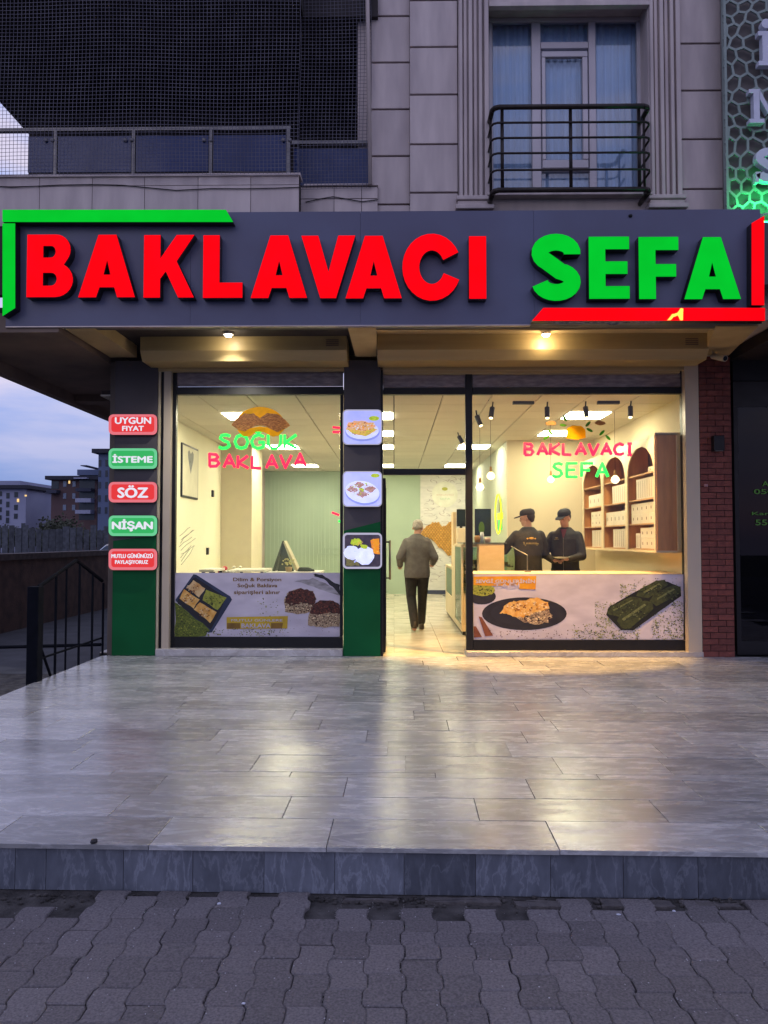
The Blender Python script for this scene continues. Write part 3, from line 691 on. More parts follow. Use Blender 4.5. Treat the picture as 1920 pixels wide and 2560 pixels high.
red = lamp('red_acrylic_lit', (1.0, .0, .006), 1.05); grn = lamp('green_acrylic_lit', (.0, .55, .028), 1.0)
ret = M('letter_return', sr(30, 30, 36), sr(22, 22, 28), rough=.4)
for mm_ in (red, grn):
    mm_.node_tree.nodes['Principled BSDF'].inputs['Base Color'].default_value = (.12, .0, .0, 1) if mm_ is red else (.0, .1, .0, 1)
    mm_.node_tree.nodes['Principled BSDF'].inputs['Specular IOR Level'].default_value = .05
    for l_ in list(mm_.node_tree.links):
        if l_.to_socket.name == 'Base Color': mm_.node_tree.links.remove(l_)
Yl_ = 7.55
def uneven(m, c1, c2):
    # LED modules behind the acrylic never light it quite evenly
    t = m.node_tree; n = t.nodes.new; l = t.links.new; g = n('ShaderNodeNewGeometry'); z = n('ShaderNodeTexNoise'); z.inputs['Scale'].default_value = 3.5; z.inputs['Detail'].default_value = 2
    r = n('ShaderNodeValToRGB'); r.color_ramp.elements[0].position = .35; r.color_ramp.elements[1].position = .65; r.color_ramp.elements[0].color = (*c1, 1); r.color_ramp.elements[1].color = (*c2, 1)
    l(g.outputs['Position'], z.inputs['Vector']); l(z.outputs['Fac'], r.inputs['Fac']); l(r.outputs['Color'], t.nodes['Principled BSDF'].inputs['Emission Color'])
uneven(red, (1, .0, .006), (.94, .0, .004)); uneven(grn, (.0, .57, .028), (.0, .52, .024))
def arc(cx, cy, rx, ry, a0, a1, n=12): return [(cx + rx * math.cos(R(a0 + (a1 - a0) * i / n)), cy + ry * math.sin(R(a0 + (a1 - a0) * i / n))) for i in range(n + 1)]
def stroke(c, hw):
    l_, r_ = [], []
    for i, p in enumerate(c):
        a = c[max(0, i - 1)]; b = c[min(len(c) - 1, i + 1)]; dx, dy = b[0] - a[0], b[1] - a[1]; d = math.hypot(dx, dy)
        l_.append((p[0] - dy / d * hw, p[1] + dx / d * hw)); r_.append((p[0] + dy / d * hw, p[1] - dx / d * hw))
    return l_ + r_[::-1]
GL = {
 'B': (.75, [[(0, 0), (.46, 0)] + arc(.46, .275, .29, .275, -75, 62, 10) + arc(.47, .755, .235, .245, -38, 90, 10) + [(0, 1)],
             [(.26, .18), (.26, .39)] + arc(.40, .285, .09, .105, 90, -90, 8), [(.26, .63), (.26, .82)] + arc(.39, .725, .075, .095, 90, -90, 8)]),
 'A': (.90, [[(0, 0), (.28, 0), (.335, .16), (.57, .16), (.62, 0), (.90, 0), (.595, 1), (.31, 1)], [(.395, .36), (.51, .36), (.452, .60)]]),
 'K': (.80, [[(0, 0), (.26, 0), (.26, .30), (.35, .42), (.55, 0), (.80, 0), (.52, .58), (.80, 1), (.52, 1), (.26, .62), (.26, 1), (0, 1)]]),
 'L': (.63, [[(0, 0), (.63, 0), (.63, .24), (.26, .24), (.26, 1), (0, 1)]]),
 'V': (.86, [[(0, 1), (.27, 1), (.435, .42), (.59, 1), (.86, 1), (.555, 0), (.305, 0)]]),
 'C': (.86, [stroke([(.43 + .325 * math.cos(R(a)), .5 + .395 * math.sin(R(a))) for a in range(26, 350, 12)], .13)]),
 'I': (.26, [[(0, 0), (.26, 0), (.26, 1), (0, 1)]]),
 'S': (.75, [stroke(arc(.375, .725, .25, .165, -8, 250, 16)[:-1] + arc(.375, .275, .25, .165, 75, -172, 16), .128)]),
 'E': (.64, [[(0, 0), (.64, 0), (.64, .2), (.26, .2), (.26, .4), (.61, .4), (.61, .6), (.26, .6), (.26, .8), (.64, .8), (.64, 1), (0, 1)]]),
 'F': (.62, [[(0, 0), (.26, 0), (.26, .36), (.58, .36), (.58, .56), (.26, .56), (.26, .79), (.62, .79), (.62, 1), (0, 1)]]),
}
def letter(ch, px0, px1, py0, py1, Y, mat, parent, depth=.11, name='letter'):
    wd, loops = GL[ch]
    a = at(px0, py1, Y); b = at(px1, py0, Y)
    sx_, sz_ = (b.x - a.x) / wd, (b.z - a.z)
    org = WL[parent.name]
    def mk(front, back, grow=0):
        c = bpy.data.curves.new('g', 'CURVE'); c.dimensions = '2D'; c.fill_mode = 'BOTH'; c.extrude = (back - front) / 2; c.offset = grow
        for lp in loops:
            s = c.splines.new('POLY'); s.points.add(len(lp) - 1); s.use_cyclic_u = True
            for q, (x, z) in zip(s.points, lp): q.co = (x * sx_, z * sz_, 0, 1)
        o = bpy.data.objects.new('g', c); COL.objects.link(o); dg = bpy.context.evaluated_depsgraph_get(); dg.update()
        me = bpy.data.meshes.new_from_object(o.evaluated_get(dg)); bpy.data.objects.remove(o); bpy.data.curves.remove(c)
        for v in me.vertices: v.co = Vector((a.x + v.co.x, (front + back) / 2 - v.co.z, a.z + v.co.y)) - org
        me.flip_normals(); me.name = name; return me
    f = link(name, mk(Y - .006, Y), mat, parent)
    link(name + '_return', mk(Y + .001, Ys - .001, .002), ret, f)
    return f
def lin(px): return 586.5 + (px - 66) * 7.0 / 1782
for ch, a, b in (('B', 66.5, 184), ('A', 196, 339), ('K', 359, 486), ('L', 507.5, 607), ('A', 627, 768), ('V', 753, 888), ('A', 864, 1004)):
    letter(ch, a, b, lin(a), lin(a) + 156.5, Yl_, red, SG)
letter('C', 1010, 1149, lin(1010) - 2, lin(1010) + 158, Yl_, red, SG); letter('I', 1173, 1215, lin(1173), lin(1173) + 156, Yl_, red, SG)
letter('S', 1330, 1450, lin(1330) - 4, lin(1330) + 158, Yl_, grn, SG)
for ch, a, b in (('E', 1473, 1572), ('F', 1598, 1695), ('A', 1711, 1849)): letter(ch, a, b, lin(a), lin(a) + 155, Yl_, grn, SG)
def lit_bar(pts, mat, name='border_bar'):
    f = MB().prism(ppoly(pts, Yl_), Yl_ - .006, Yl_).build(name, mat, SG)
    MB().prism(ppoly(pts, Yl_), Yl_ + .001, Ys - .001).build('bar_return', ret, f)
lit_bar([(7, 525), (565, 525), (583, 555), (7, 555)], grn); lit_bar([(7, 559), (38, 559), (38, 770), (7, 790)], grn)
lit_bar([(1879, 558), (1910, 540), (1910, 763), (1879, 763)], red); lit_bar([(1358, 770), (1912, 770), (1912, 802), (1330, 802)], red)
# the split in the red bar where the lamp inside shows
decal('crack', rag([(1668, 801), (1680, 786), (1694, 782), (1700, 771), (1708, 771), (1707, 801), (1700, 801), (1694, 788), (1684, 792), (1676, 801)], .8, 2, 3), Yl_ - .0065, lamp('crack_glow', (1, .62, .08), 1.6), SG)
decal('torn_edge', rag([(1330, 803), (1660, 803), (1640, 809), (1560, 807), (1540, 813), (1500, 807), (1400, 808)], 1.6, 3, 5), Yl_ - .002, M('torn_trim', sr(120, 108, 100), sr(30, 26, 26), rough=.7, scale=30), SG)
# bolt head on the panel
c = at(1576, 540, Ys); MB().ball((c.x, Ys - .004, c.z), (.022, .02, .018), 6, 8).build('bracket', blackm, SG)

# canopy downlights
def downlight(px, py, Y, col, power, ang, blend, tilt, lab):
    p = at(px, py, Y); p.z = zR
    t_ = thing('ceiling_spotlight', lab, 'ceiling light', (p.x, Y, zR), 'spotlights under the canopy')
    MB().tube((p.x, Y, zR - .001), (p.x, Y, zR - .05), .055, None, 20).build('housing', M('white_plastic', sr(215, 210, 200), rough=.4), t_, smooth=False)
    MB().tube((p.x, Y, zR - .0505), (p.x, Y, zR - .068), .034, .032, 20).build('lens', lamp('spot_lens_' + ('warm' if col[2] < .6 else 'cool'), (1, .9, .72) if col[2] < .6 else (1, .98, .92), 46), t_)
    ld = bpy.data.lights.new('spot_lamp', 'SPOT'); ld.energy = power; ld.color = col; ld.spot_size = R(ang); ld.spot_blend = blend; ld.shadow_soft_size = .04
    lo = bpy.data.objects.new('spot_lamp', ld); COL.objects.link(lo); lo.parent = t_; lo.location = (0, 0, -.16); lo.rotation_euler = (R(tilt), 0, 0)
    l2 = bpy.data.lights.new('glow_lamp', 'POINT'); l2.energy = 3 if col[2] > .6 else 6; l2.color = (1, .82, .52) if col[2] > .6 else (1, .76, .42); l2.shadow_soft_size = .04
    o2 = bpy.data.objects.new('glow_lamp', l2); COL.objects.link(o2); o2.parent = t_; o2.location = (0, 0, -.15)
downlight(571, 832, 8.42, (.98, .93, .80), 170, 130, .9, 10, 'round spotlight with white light over the left shop window')
downlight(1365, 846, 8.46, (1.0, .56, .15), 1500, 62, .3, 19, 'round spotlight with warm light over the right shop window')

# ---- lit plaques on the left pier
Yq = 8.955
def plaque(y0, y1, border, face, lines, lab):
    x0, x1 = 272, 393
    c = at((x0 + x1) / 2, y1, Yq)
    t_ = thing('light_plaque', lab, 'sign', (c.x, Yq, c.z), 'lit plaques down the left pier')
    MB().prism(ppoly(rrect(x0, y0, x1, y1, 12), Yq), Yq, YP - .016).build('box', M('plaque_box', sr(28, 26, 28), rough=.5), t_)
    MB().prism(ppoly(rrect(x0, y0, x1, y1, 12), Yq), Yq - .006, Yq - .0005).build('rim', border, t_)
    MB().prism(ppoly(rrect(x0 + 7, y0 + 6, x1 - 7, y1 - 7, 7), Yq), Yq - .008, Yq - .0062).build('face', face, t_)
    for tx, a, b, yc, h, bd in lines: text_obj('lettering', tx, a, b, yc, h, Yq - .0082, plw, t_, .002, bd)
plw = lamp('plaque_white', (.80, .80, .92), 1.0)
rb, rf = lamp('plaque_pink', (1, .22, .27), .8), lamp('plaque_red', (1, .045, .05), .8)
gb, gf = lamp('plaque_mint', (.16, .68, .33), .9), lamp('plaque_green', (.035, .50, .13), .9)
plaque(1036, 1087, rb, rf, [('UYGUN', 288, 377, 1051.5, 16, .05), ('FIYAT', 306, 359, 1071, 12, .05)], 'red lit plaque reading UYGUN FIYAT, top one on the left pier')
plaque(1121, 1172, gb, gf, [('İSTEME', 282, 381, 1146, 21, .05)], 'green lit plaque reading ISTEME on the left pier')
plaque(1205, 1256, rb, rf, [('SÖZ', 295, 369, 1229, 30, .05)], 'red lit plaque reading SÖZ, middle of the left pier')
plaque(1289, 1340, gb, gf, [('NİŞAN', 281, 381, 1313, 29, .05)], 'green lit plaque reading NISAN on the left pier')
plaque(1372, 1425, rb, rf, [('MUTLU GÜNÜNÜZÜ', 279, 382, 1389, 12, .04), ('PAYLAŞIYORUZ', 288, 370, 1406, 12, .04)], 'red lit plaque with two lines of small writing, lowest on the left pier')

# ---- picture boxes on the middle pier
def picture(y0, y1, lab):
    x0, x1 = 857, 955; c = at((x0 + x1) / 2, y1, Yq)
    t_ = thing('picture_box', lab, 'sign', (c.x, Yq, c.z), 'lit food pictures on the middle pier')
    MB().prism(ppoly(rrect(x0, y0, x1, y1, 11), Yq), Yq, YP - .016).build('box', MATS['plaque_box'], t_)
    MB().prism(ppoly(rrect(x0, y0, x1, y1, 11), Yq), Yq - .005, Yq - .0005).build('rim', lamp('pic_rim', (.62, .60, .80), .75), t_)
    return t_
def glow(name, c1, c2, s=.75, scale=30, seed=0):
    """backlit print: colour of the ink glows"""
    m = M(name, c1, c2, rough=.35, scale=scale)
    nt_ = m.node_tree; b_ = nt_.nodes['Principled BSDF']; src = [l_ for l_ in nt_.links if l_.to_socket.name == 'Base Color'][0].from_socket
    nt_.links.new(src, b_.inputs['Emission Color']); b_.inputs['Emission Strength'].default_value = s; return m
lay = lambda k: Yq - .005 - .0012 * k
lav = glow('print_lavender', sr(168, 176, 232), sr(186, 190, 238), .8, 6)
lav2 = glow('print_lavender_shade', sr(130, 140, 200), sr(150, 158, 215), .8, 6)
wht = glow('print_white', sr(222, 226, 245), sr(200, 206, 236), .8, 14)
pist = glow('print_pistachio', sr(150, 170, 30), sr(190, 205, 70), .8, 60)
pastry = glow('print_pastry', sr(228, 190, 150), sr(196, 150, 118), .8, 70)
gold_g = glow('print_gold', sr(224, 176, 90), sr(176, 170, 70), .8, 60)
pinkb = glow('print_pinkbrown', sr(190, 150, 150), sr(150, 112, 112), .8, 60)
dk = glow('print_dark', sr(50, 46, 62), sr(70, 60, 74), .8, 30)
orng = glow('print_orange', sr(236, 160, 40), sr(220, 130, 30), .8, 40)
t1 = picture(1024, 1112, 'lit picture of crumbly baklava on a lavender plate, top of the middle pier')
decal('print', rrect(860, 1027, 952, 1109, 9), lay(1), lav, t1)
decal('plate', ell(906, 1081, 43, 22), lay(2), lav2, t1); decal('plate', ell(906, 1077, 41, 21), lay(3), wht, t1)
decal('pastry', rag([(864, 1072), (880, 1060), (930, 1066), (944, 1074), (915, 1091), (884, 1085)], 1.5, 3, 1), lay(4), gold_g, t1)
decal('pastry', rag([(866, 1060), (885, 1052), (912, 1053), (935, 1057), (940, 1066), (912, 1078), (885, 1074), (866, 1070)], 2, 3, 2), lay(5), pastry, t1)
decal('leaf', ell(935, 1046, 13, 6), lay(5), pist, t1)
t2 = picture(1178, 1267, 'lit picture of pale baklava pieces on a white plate, middle of the middle pier')
decal('print', rrect(860, 1181, 952, 1264, 9), lay(1), lav, t2); decal('plate', ell(906, 1234, 44, 28, rot=.2), lay(2), lav2, t2); decal('plate', ell(906, 1230, 43, 27, rot=.2), lay(3), wht, t2)
for cx, cy, w_ in ((898, 1212, 15), (880, 1224, 16), (905, 1236, 17), (926, 1222, 16)): decal('pastry', rag([(cx - w_, cy), (cx, cy - 9), (cx + w_, cy), (cx, cy + 9)], 1.6, 3, cx), lay(4 + .1 * (cx % 3)), pinkb, t2)
decal('crumbs', rag(ell(904, 1225, 7, 5, 8), 1.3, 2, 4), lay(5.5), pist, t2); decal('leaf', ell(938, 1189, 11, 5), lay(4), pist, t2)
t3 = picture(1332, 1422, 'lit picture of white ice cream with pistachio and orange dessert, lowest on the middle pier')
decal('print', rrect(862, 1337, 951, 1417, 7), lay(1), dk, t3)
decal('dessert', rag([(925, 1350), (948, 1345), (949, 1386), (930, 1382)], 2, 3, 6), lay(2), orng, t3)
decal('print', rag([(864, 1395), (890, 1388), (900, 1414), (864, 1414)], 2, 3, 7), lay(2), glow('print_moss', sr(90, 88, 60), sr(120, 112, 70), .8, 60), t3)
decal('ice_cream', rag(ell(879, 1382, 19, 18, 12), 1.2, 2, 8), lay(3), wht, t3); decal('ice_cream', rag(ell(912, 1389, 24, 24, 14), 1.2, 2, 9), lay(4), wht, t3)
decal('crumbs', rag(ell(890, 1355, 14, 9, 10), 2, 2, 10), lay(5), pist, t3); decal('crumbs', rag(ell(910, 1367, 9, 6, 8), 1.5, 2, 11), lay(5.5), pist, t3)

def bits(t_, cx, cy, rx, ry, n, r, mats, depth_y, seed, name='crumbs'):
    rn = random.Random(seed)
    for j, m_ in enumerate(mats):
        mb = MB(); yy = depth_y - .0003 * j
        for c in range(n // len(mats)):
            a = rn.random() * 6.3; d = rn.random() ** .5; x = cx + rx * d * math.cos(a); y = cy + ry * d * math.sin(a); rr = rn.uniform(r * .4, r); b = rn.random() * 6
            q = ppoly([(x + rr * rn.uniform(.6, 1.4) * math.cos(b + i * 1.5708), y + rr * rn.uniform(.5, 1) * math.sin(b + i * 1.5708)) for i in range(4)], yy)
            mb.add([(p[0], yy, p[1]) for p in q], [(0, 1, 2, 3)])
        mb.build(name, m_, t_, kind='stuff')
pbrown = glow('print_brown', sr(176, 128, 96), sr(140, 98, 70), .8, 60)
bits(t1, 905, 1065, 35, 9, 90, 3.2, [pastry, wht, orng, pbrown, gold_g], lay(6.2), 1, 'walnut_bits'); bits(t1, 905, 1080, 34, 7, 40, 2.4, [pist, gold_g, pbrown], lay(6), 2)
bits(t2, 904, 1224, 34, 17, 70, 2.8, [pinkb, wht, pist, pbrown], lay(6.8), 3); bits(t2, 925, 1240, 14, 8, 24, 1.6, [pist, gold_g], lay(6), 4)
bits(t3, 938, 1365, 12, 18, 26, 3, [orng, gold_g, pbrown], lay(3), 5); bits(t3, 893, 1358, 15, 9, 30, 2.2, [pist, gold_g], lay(6.2), 6); bits(t3, 905, 1392, 30, 18, 26, 3.4, [lav, wht], lay(5), 7, 'cream_folds'); bits(t3, 906, 1378, 42, 38, 30, 2, [dk, glow('print_taupe', sr(150, 130, 130), sr(120, 104, 110), .8, 30)], lay(1.6), 8)
# ---- printed vinyl on the glass (flat print)
Yv = Yg + .028
def vy(k): return Yv - .0009 * k
vin = M('vinyl_marble', sr(206, 200, 216), sr(180, 174, 192), rough=.5, scale=3, detail=9, stretch=(1, 1, 2.5))
def wob_img(t_, items):
    for nm, pts, k, mat in items: decal(nm, pts, vy(k), mat, t_, .0006)
def speckle(t_, area, n, r, mats, k, seed, name='crumbs', keep=None):
    rn = random.Random(seed)
    for j, m_ in enumerate(mats):
        mb = MB(); c = 0
        while c < n // len(mats):
            x = rn.uniform(area[0], area[2]); y = rn.uniform(area[1], area[3])
            if keep and rn.random() > keep(x, y): 
                c += .25; continue
            rr = rn.uniform(r * .4, r); a = rn.random() * 6.3
            pts = [(x + rr * rn.uniform(.6, 1.3) * math.cos(a + i * 1.5708), y + rr * rn.uniform(.4, 1) * math.sin(a + i * 1.5708)) for i in range(4)]
            q = ppoly(pts, vy(k + j * .2)); mb.add([(p[0], vy(k + j * .2), p[1]) for p in q], [(0, 1, 2, 3)]); c += 1
        mb.build(name, m_, t_, kind='stuff')
navy = M('print_navy', sr(46, 58, 88), sr(30, 40, 64), rough=.5, scale=5); navd = M('print_navy_dark', sr(34, 34, 46), sr(24, 24, 34), rough=.5)
bak = M('print_baklava', sr(206, 140, 40), sr(232, 196, 120), rough=.5, scale=16, detail=8)
bak2 = M('print_baklava_pale', sr(226, 200, 150), sr(190, 130, 50), rough=.5, scale=10, detail=8)
pg1 = M('print_green1', sr(112, 124, 40), sr(70, 84, 26), rough=.6, scale=60, detail=8); pg2 = M('print_green2', sr(168, 170, 66), sr(120, 132, 50), rough=.6, scale=40); pg3 = M('print_green3', sr(52, 60, 26), rough=.6)
choc = M('print_choc', sr(98, 50, 38), sr(46, 24, 24), rough=.6, scale=55, detail=8); choc2 = M('print_choc_cream', sr(206, 184, 150), sr(90, 56, 44), rough=.6, scale=50, detail=6)
gold = M('print_goldband', sr(206, 176, 44), sr(178, 148, 36), rough=.5, scale=5); goldd = M('print_gold_dark', sr(138, 104, 34), sr(112, 82, 30), rough=.5, scale=10)
lil = M('print_lilac_text', sr(196, 190, 214), rough=.5); blk = M('print_black', sr(30, 28, 34), sr(46, 44, 52), rough=.45, scale=10)
VL = thing('window_vinyl', 'printed vinyl across the foot of the left window with a baklava tray', 'window sticker', (X(640, Yv), Yv, Z(1592, Yv)), 'printed vinyl bands on the windows')
p_ = lambda x, y: (420 + x / 3.687, 1300 + y / 3.687)
wob_img(VL, [('backing', [(437, 1432), (850, 1432), (850, 1592), (437, 1592)], 0, vin),
 ('cloth', rag([p_(1170, 560), p_(1340, 540), p_(1560, 640), p_(1585, 700), p_(1400, 640)], 2, 4, 1), 1, M('print_cloth', sr(176, 172, 182), sr(120, 116, 120), rough=.6, scale=9, stretch=(1, 1, 3))),
 ('cloth', rag([p_(1335, 495), p_(1420, 505), p_(1510, 565), p_(1585, 600), p_(1585, 690), p_(1520, 620), p_(1430, 540), p_(1350, 515)], 1.5, 3, 2), 2, blk),
 ('tray', [p_(235, 500), p_(262, 505), p_(575, 705), p_(590, 735), p_(405, 1035), p_(370, 1040), p_(75, 750), p_(68, 735)], 2, navy),
 ('tray', [p_(232, 535), p_(255, 530), p_(535, 715), p_(445, 920), p_(395, 1010), p_(90, 770), p_(90, 735)], 3, navd),
 ('pastry', rag([p_(235, 553), p_(345, 632), p_(285, 712), p_(175, 622)], .9, 4, 3), 4, bak2), ('pastry', rag([p_(150, 640), p_(290, 735), p_(235, 815), p_(104, 725)], .9, 4, 4), 4, bak),
 ('pastry', rag([p_(350, 640), p_(538, 715), p_(460, 832), p_(318, 742)], .9, 4, 5), 4, pg2), ('pastry', rag([p_(292, 757), p_(450, 848), p_(390, 950), p_(240, 822)], .9, 4, 6), 4, bak),
 ('pastry', rag([p_(1080, 850), p_(1075, 740), p_(1110, 660), p_(1230, 630), p_(1340, 660), p_(1365, 720), p_(1330, 850), p_(1200, 868)], 1.8, 4, 7), 4, choc2),
 ('pastry', rag([p_(1080, 760), p_(1110, 660), p_(1230, 630), p_(1340, 655), p_(1365, 730), p_(1340, 790), p_(1240, 760), p_(1150, 790)], 1.8, 4, 8), 5, choc),
 ('pastry', rag([p_(1290, 970), p_(1310, 800), p_(1400, 745), p_(1500, 740), p_(1585, 790), p_(1585, 985), p_(1400, 990)], 1.6, 4, 9), 6, choc2),
 ('pastry', rag([p_(1305, 860), p_(1320, 790), p_(1400, 742), p_(1500, 738), p_(1585, 780), p_(1585, 870), p_(1480, 850), p_(1400, 880)], 1.6, 4, 10), 7, choc),
 ('pistachio_heap', rag([p_(64, 760), p_(130, 800), p_(380, 1010), p_(350, 1075), p_(64, 1075)], 2, 4, 11), 4, pg1),
 ('banner', [p_(540, 895), p_(1105, 885), p_(1100, 1000), p_(540, 1004)], 4, gold), ('banner', [p_(545, 950), p_(665, 950), p_(665, 1000), p_(545, 1000)], 5, goldd), ('banner', [p_(950, 950), p_(1060, 950), p_(1050, 1000), p_(950, 1000)], 5, goldd)])
text_obj('lettering', 'Dilim & Porsiyon', 583, 703, 1450, 11, vy(2), goldd, VL, .0005, .03); text_obj('lettering', 'Soğuk Baklava', 594, 693, 1464.5, 12, vy(2), goldd, VL, .0005, .03); text_obj('lettering', 'siparişleri alınır', 585, 700, 1482, 12, vy(2), goldd, VL, .0005, .03)
text_obj('lettering', 'MUTLU GÜNLERE', 578, 706, 1550, 7, vy(6), lil, VL, .0005, .02); text_obj('lettering', 'BAKLAVA', 604, 676, 1564, 10, vy(6), lil, VL, .0005, .04)
speckle(VL, (440, 1500, 530, 1590), 420, 2.4, [pg1, pg2, pg3], 5, 1, keep=lambda x, y: 1 if (y - 1506) > (x - 437) * .95 - 6 and (y > 1512) else 0)
speckle(VL, (530, 1571, 720, 1590), 150, 2.3, [pg1, pg2, pg3], 5, 2, keep=lambda x, y: .9 if (y > 1574) and (abs(x - 630) < 30 or abs(x - 690) < 20 or x < 560) else .25)
speckle(VL, (640, 1495, 700, 1545), 26, 2.2, [pg1, pg2], 5, 3); speckle(VL, (720, 1545, 848, 1588), 26, 1.4, [choc], 5, 4)

brn2 = M('print_brown2', sr(150, 84, 30), sr(110, 58, 24), rough=.5, scale=30); crm = M('print_cream', sr(240, 220, 180), sr(216, 190, 140), rough=.5, scale=30); dkb_ = M('print_darkbrown', sr(40, 22, 20), rough=.6); rst = M('print_rust', sr(140, 74, 50), sr(110, 56, 40), rough=.6)
for cx, cy, sd in ((482, 1471, 1), (472, 1497, 2), (512, 1532, 3)): bits(VL, cx, cy, 15, 11, 46, 2.6, [bak2, brn2, crm], vy(7.5), sd, 'crust')
bits(VL, 536, 1500, 22, 13, 90, 2.2, [pg1, pg3, pg2], vy(7.5), 4, 'crust')
bits(VL, 750, 1492, 35, 16, 110, 3, [choc, dkb_, rst], vy(7.5), 5, 'crust'); bits(VL, 748, 1518, 36, 12, 90, 2.8, [choc, crm, dkb_, choc2], vy(7.8), 6, 'filling')
bits(VL, 812, 1520, 34, 16, 110, 3, [choc, dkb_, rst], vy(8.5), 7, 'crust'); bits(VL, 812, 1550, 36, 14, 90, 2.8, [choc, crm, dkb_, choc2], vy(8.8), 8, 'filling')
VR = thing('window_vinyl', 'printed vinyl across the foot of the right window with green pistachio rolls', 'window sticker', (X(1445, Yv), Yv, Z(1600, Yv)), 'printed vinyl bands on the windows')
p_ = lambda x, y: (1170 + x / 3.016, 1400 + y / 3.016)
rollm = M('print_roll', sr(70, 78, 40), sr(40, 46, 24), rough=.5, scale=26, detail=8); rolll = M('print_roll_light', sr(120, 128, 84), sr(86, 96, 54), rough=.5, scale=30); rolld = M('print_roll_dark', sr(26, 28, 20), rough=.5)
wob_img(VR, [('backing', [(1184, 1436), (1709, 1436), (1709, 1599), (1184, 1599)], 0, vin),
 ('bowl', ell(*p_(105, 275), 35, 20), 2, blk), ('bowl', rag(ell(*p_(105, 225), 33, 15, 16), 1, 2, 3), 3, pg2),
 ('banner', [p_(42, 125), p_(515, 120), p_(510, 222), p_(385, 218), p_(385, 190), p_(200, 195), p_(42, 190)], 4, M('print_amber', sr(216, 160, 26), sr(196, 128, 20), rough=.5, scale=12)),
 ('plate', ell(*p_(425, 405), 106, 41, 36), 2, blk), ('plate', ell(*p_(425, 400), 84, 31, 36), 3, M('print_plate', sr(44, 42, 50), sr(36, 34, 42), rough=.4)),
 ('pastry', rag([p_(330, 420), p_(430, 395), p_(600, 370), p_(635, 420), p_(600, 470), p_(500, 488), p_(430, 470)], 2, 4, 4), 4, choc2),
 ('pastry', rag([p_(235, 400), p_(290, 330), p_(350, 310), p_(420, 310), p_(520, 275), p_(600, 320), p_(620, 365), p_(500, 400), p_(420, 435), p_(330, 420), p_(290, 400)], 2, 4, 5), 5, bak),
 ('cinnamon_stick', [p_(80, 425), p_(105, 432), p_(190, 570), p_(130, 575)], 4, M('print_cinnamon', sr(134, 76, 52), sr(104, 56, 40), rough=.6, scale=20)), ('cinnamon_stick', [p_(42, 500), p_(60, 500), p_(105, 580), p_(45, 585)], 4, MATS['print_cinnamon']),
 ('roll_shade', rag([p_(1042, 412), p_(1060, 358), p_(1265, 238), p_(1420, 152), p_(1510, 165), p_(1600, 202), p_(1606, 272), p_(1245, 532), p_(1150, 527)], .8, 3, 16), 3, rolld),
 ('pistachio_roll', rag([p_(1265, 270), p_(1300, 215), p_(1420, 155), p_(1480, 150), p_(1510, 185), p_(1360, 290)], .8, 3, 6), 4, rollm),
 ('pistachio_roll', rag([p_(1370, 310), p_(1400, 260), p_(1540, 190), p_(1600, 200), p_(1605, 250), p_(1420, 350)], .8, 3, 7), 6, rollm),
 ('pistachio_roll', rag([p_(1045, 410), p_(1060, 360), p_(1230, 275), p_(1300, 285), p_(1320, 310), p_(1150, 430)], .8, 3, 8), 5, rollm),
 ('pistachio_roll', rag([p_(1110, 480), p_(1140, 430), p_(1330, 305), p_(1390, 320), p_(1400, 370), p_(1220, 520), p_(1160, 515)], .8, 3, 9), 7, rollm),
 ('roll_shade', rag([p_(1045, 400), p_(1110, 440), p_(1160, 515), p_(1220, 522), p_(1400, 375), p_(1605, 255), p_(1600, 275), p_(1240, 530), p_(1150, 525), p_(1050, 425)], .7, 3, 10), 8, rolld),
 ('roll_light', [p_(1090, 375), p_(1240, 298), p_(1245, 305), p_(1100, 385)], 9, rolll), ('roll_light', [p_(1160, 445), p_(1330, 330), p_(1345, 340), p_(1175, 460)], 9, rolll),
 ('roll_light', [p_(1320, 240), p_(1440, 175), p_(1450, 183), p_(1330, 252)], 9, rolll), ('roll_light', [p_(1420, 290), p_(1550, 215), p_(1562, 222), p_(1430, 300)], 9, rolll)])
text_obj('lettering', 'SEVGİ GÜNLERİNİN', 1190, 1337, 1452, 11, vy(6), lil, VR, .0005, .04); text_obj('lettering', 'TADI', 1235, 1298, 1464, 10, vy(6), lil, VR, .0005, .04)
bits(VR, *p_(440, 355), 55, 16, 120, 4, [bak2, brn2, crm, bak], vy(6.2), 11, 'crust'); bits(VR, *p_(520, 435), 38, 14, 100, 3, [choc, crm, dkb_, choc2], vy(6), 12, 'filling'); bits(VR, *p_(110, 225), 28, 12, 60, 3, [pg1, pg2, pg3], vy(4), 13)
for i_, (cx, cy) in enumerate(((1385, 215), (1490, 265), (1180, 345), (1250, 415))): bits(VR, *p_(cx, cy), 34, 12, 60, 2.6, [rollm, rolll, rolld], vy(9.6), 20 + i_, 'roll_grain')
kf = lambda x, y: max(.05, 1 - abs((y - 1500) + (x - 1560) * .55) / 75 if x < 1720 else 0)
speckle(VR, (1430, 1560, 1600, 1598), 360, 2.4, [pg1, pg2, pg3], 3, 5, keep=lambda x, y: 1 if y > 1575 else .35)
speckle(VR, (1487, 1505, 1530, 1570), 150, 2.4, [pg1, pg2], 3, 6); speckle(VR, (1550, 1460, 1590, 1495), 110, 2.2, [pg1, pg2], 3, 7); speckle(VR, (1630, 1500, 1708, 1598), 430, 2.4, [pg1, pg2, pg3], 3, 8, keep=lambda x, y: 1 if (y > 1550 or x > 1680) else .3)
speckle(VR, (1585, 1445, 1705, 1475), 60, 1.8, [pg1, pg3], 3, 9); speckle(VR, (1220, 1575, 1420, 1596), 60, 2.4, [choc], 3, 10, name='cloves')

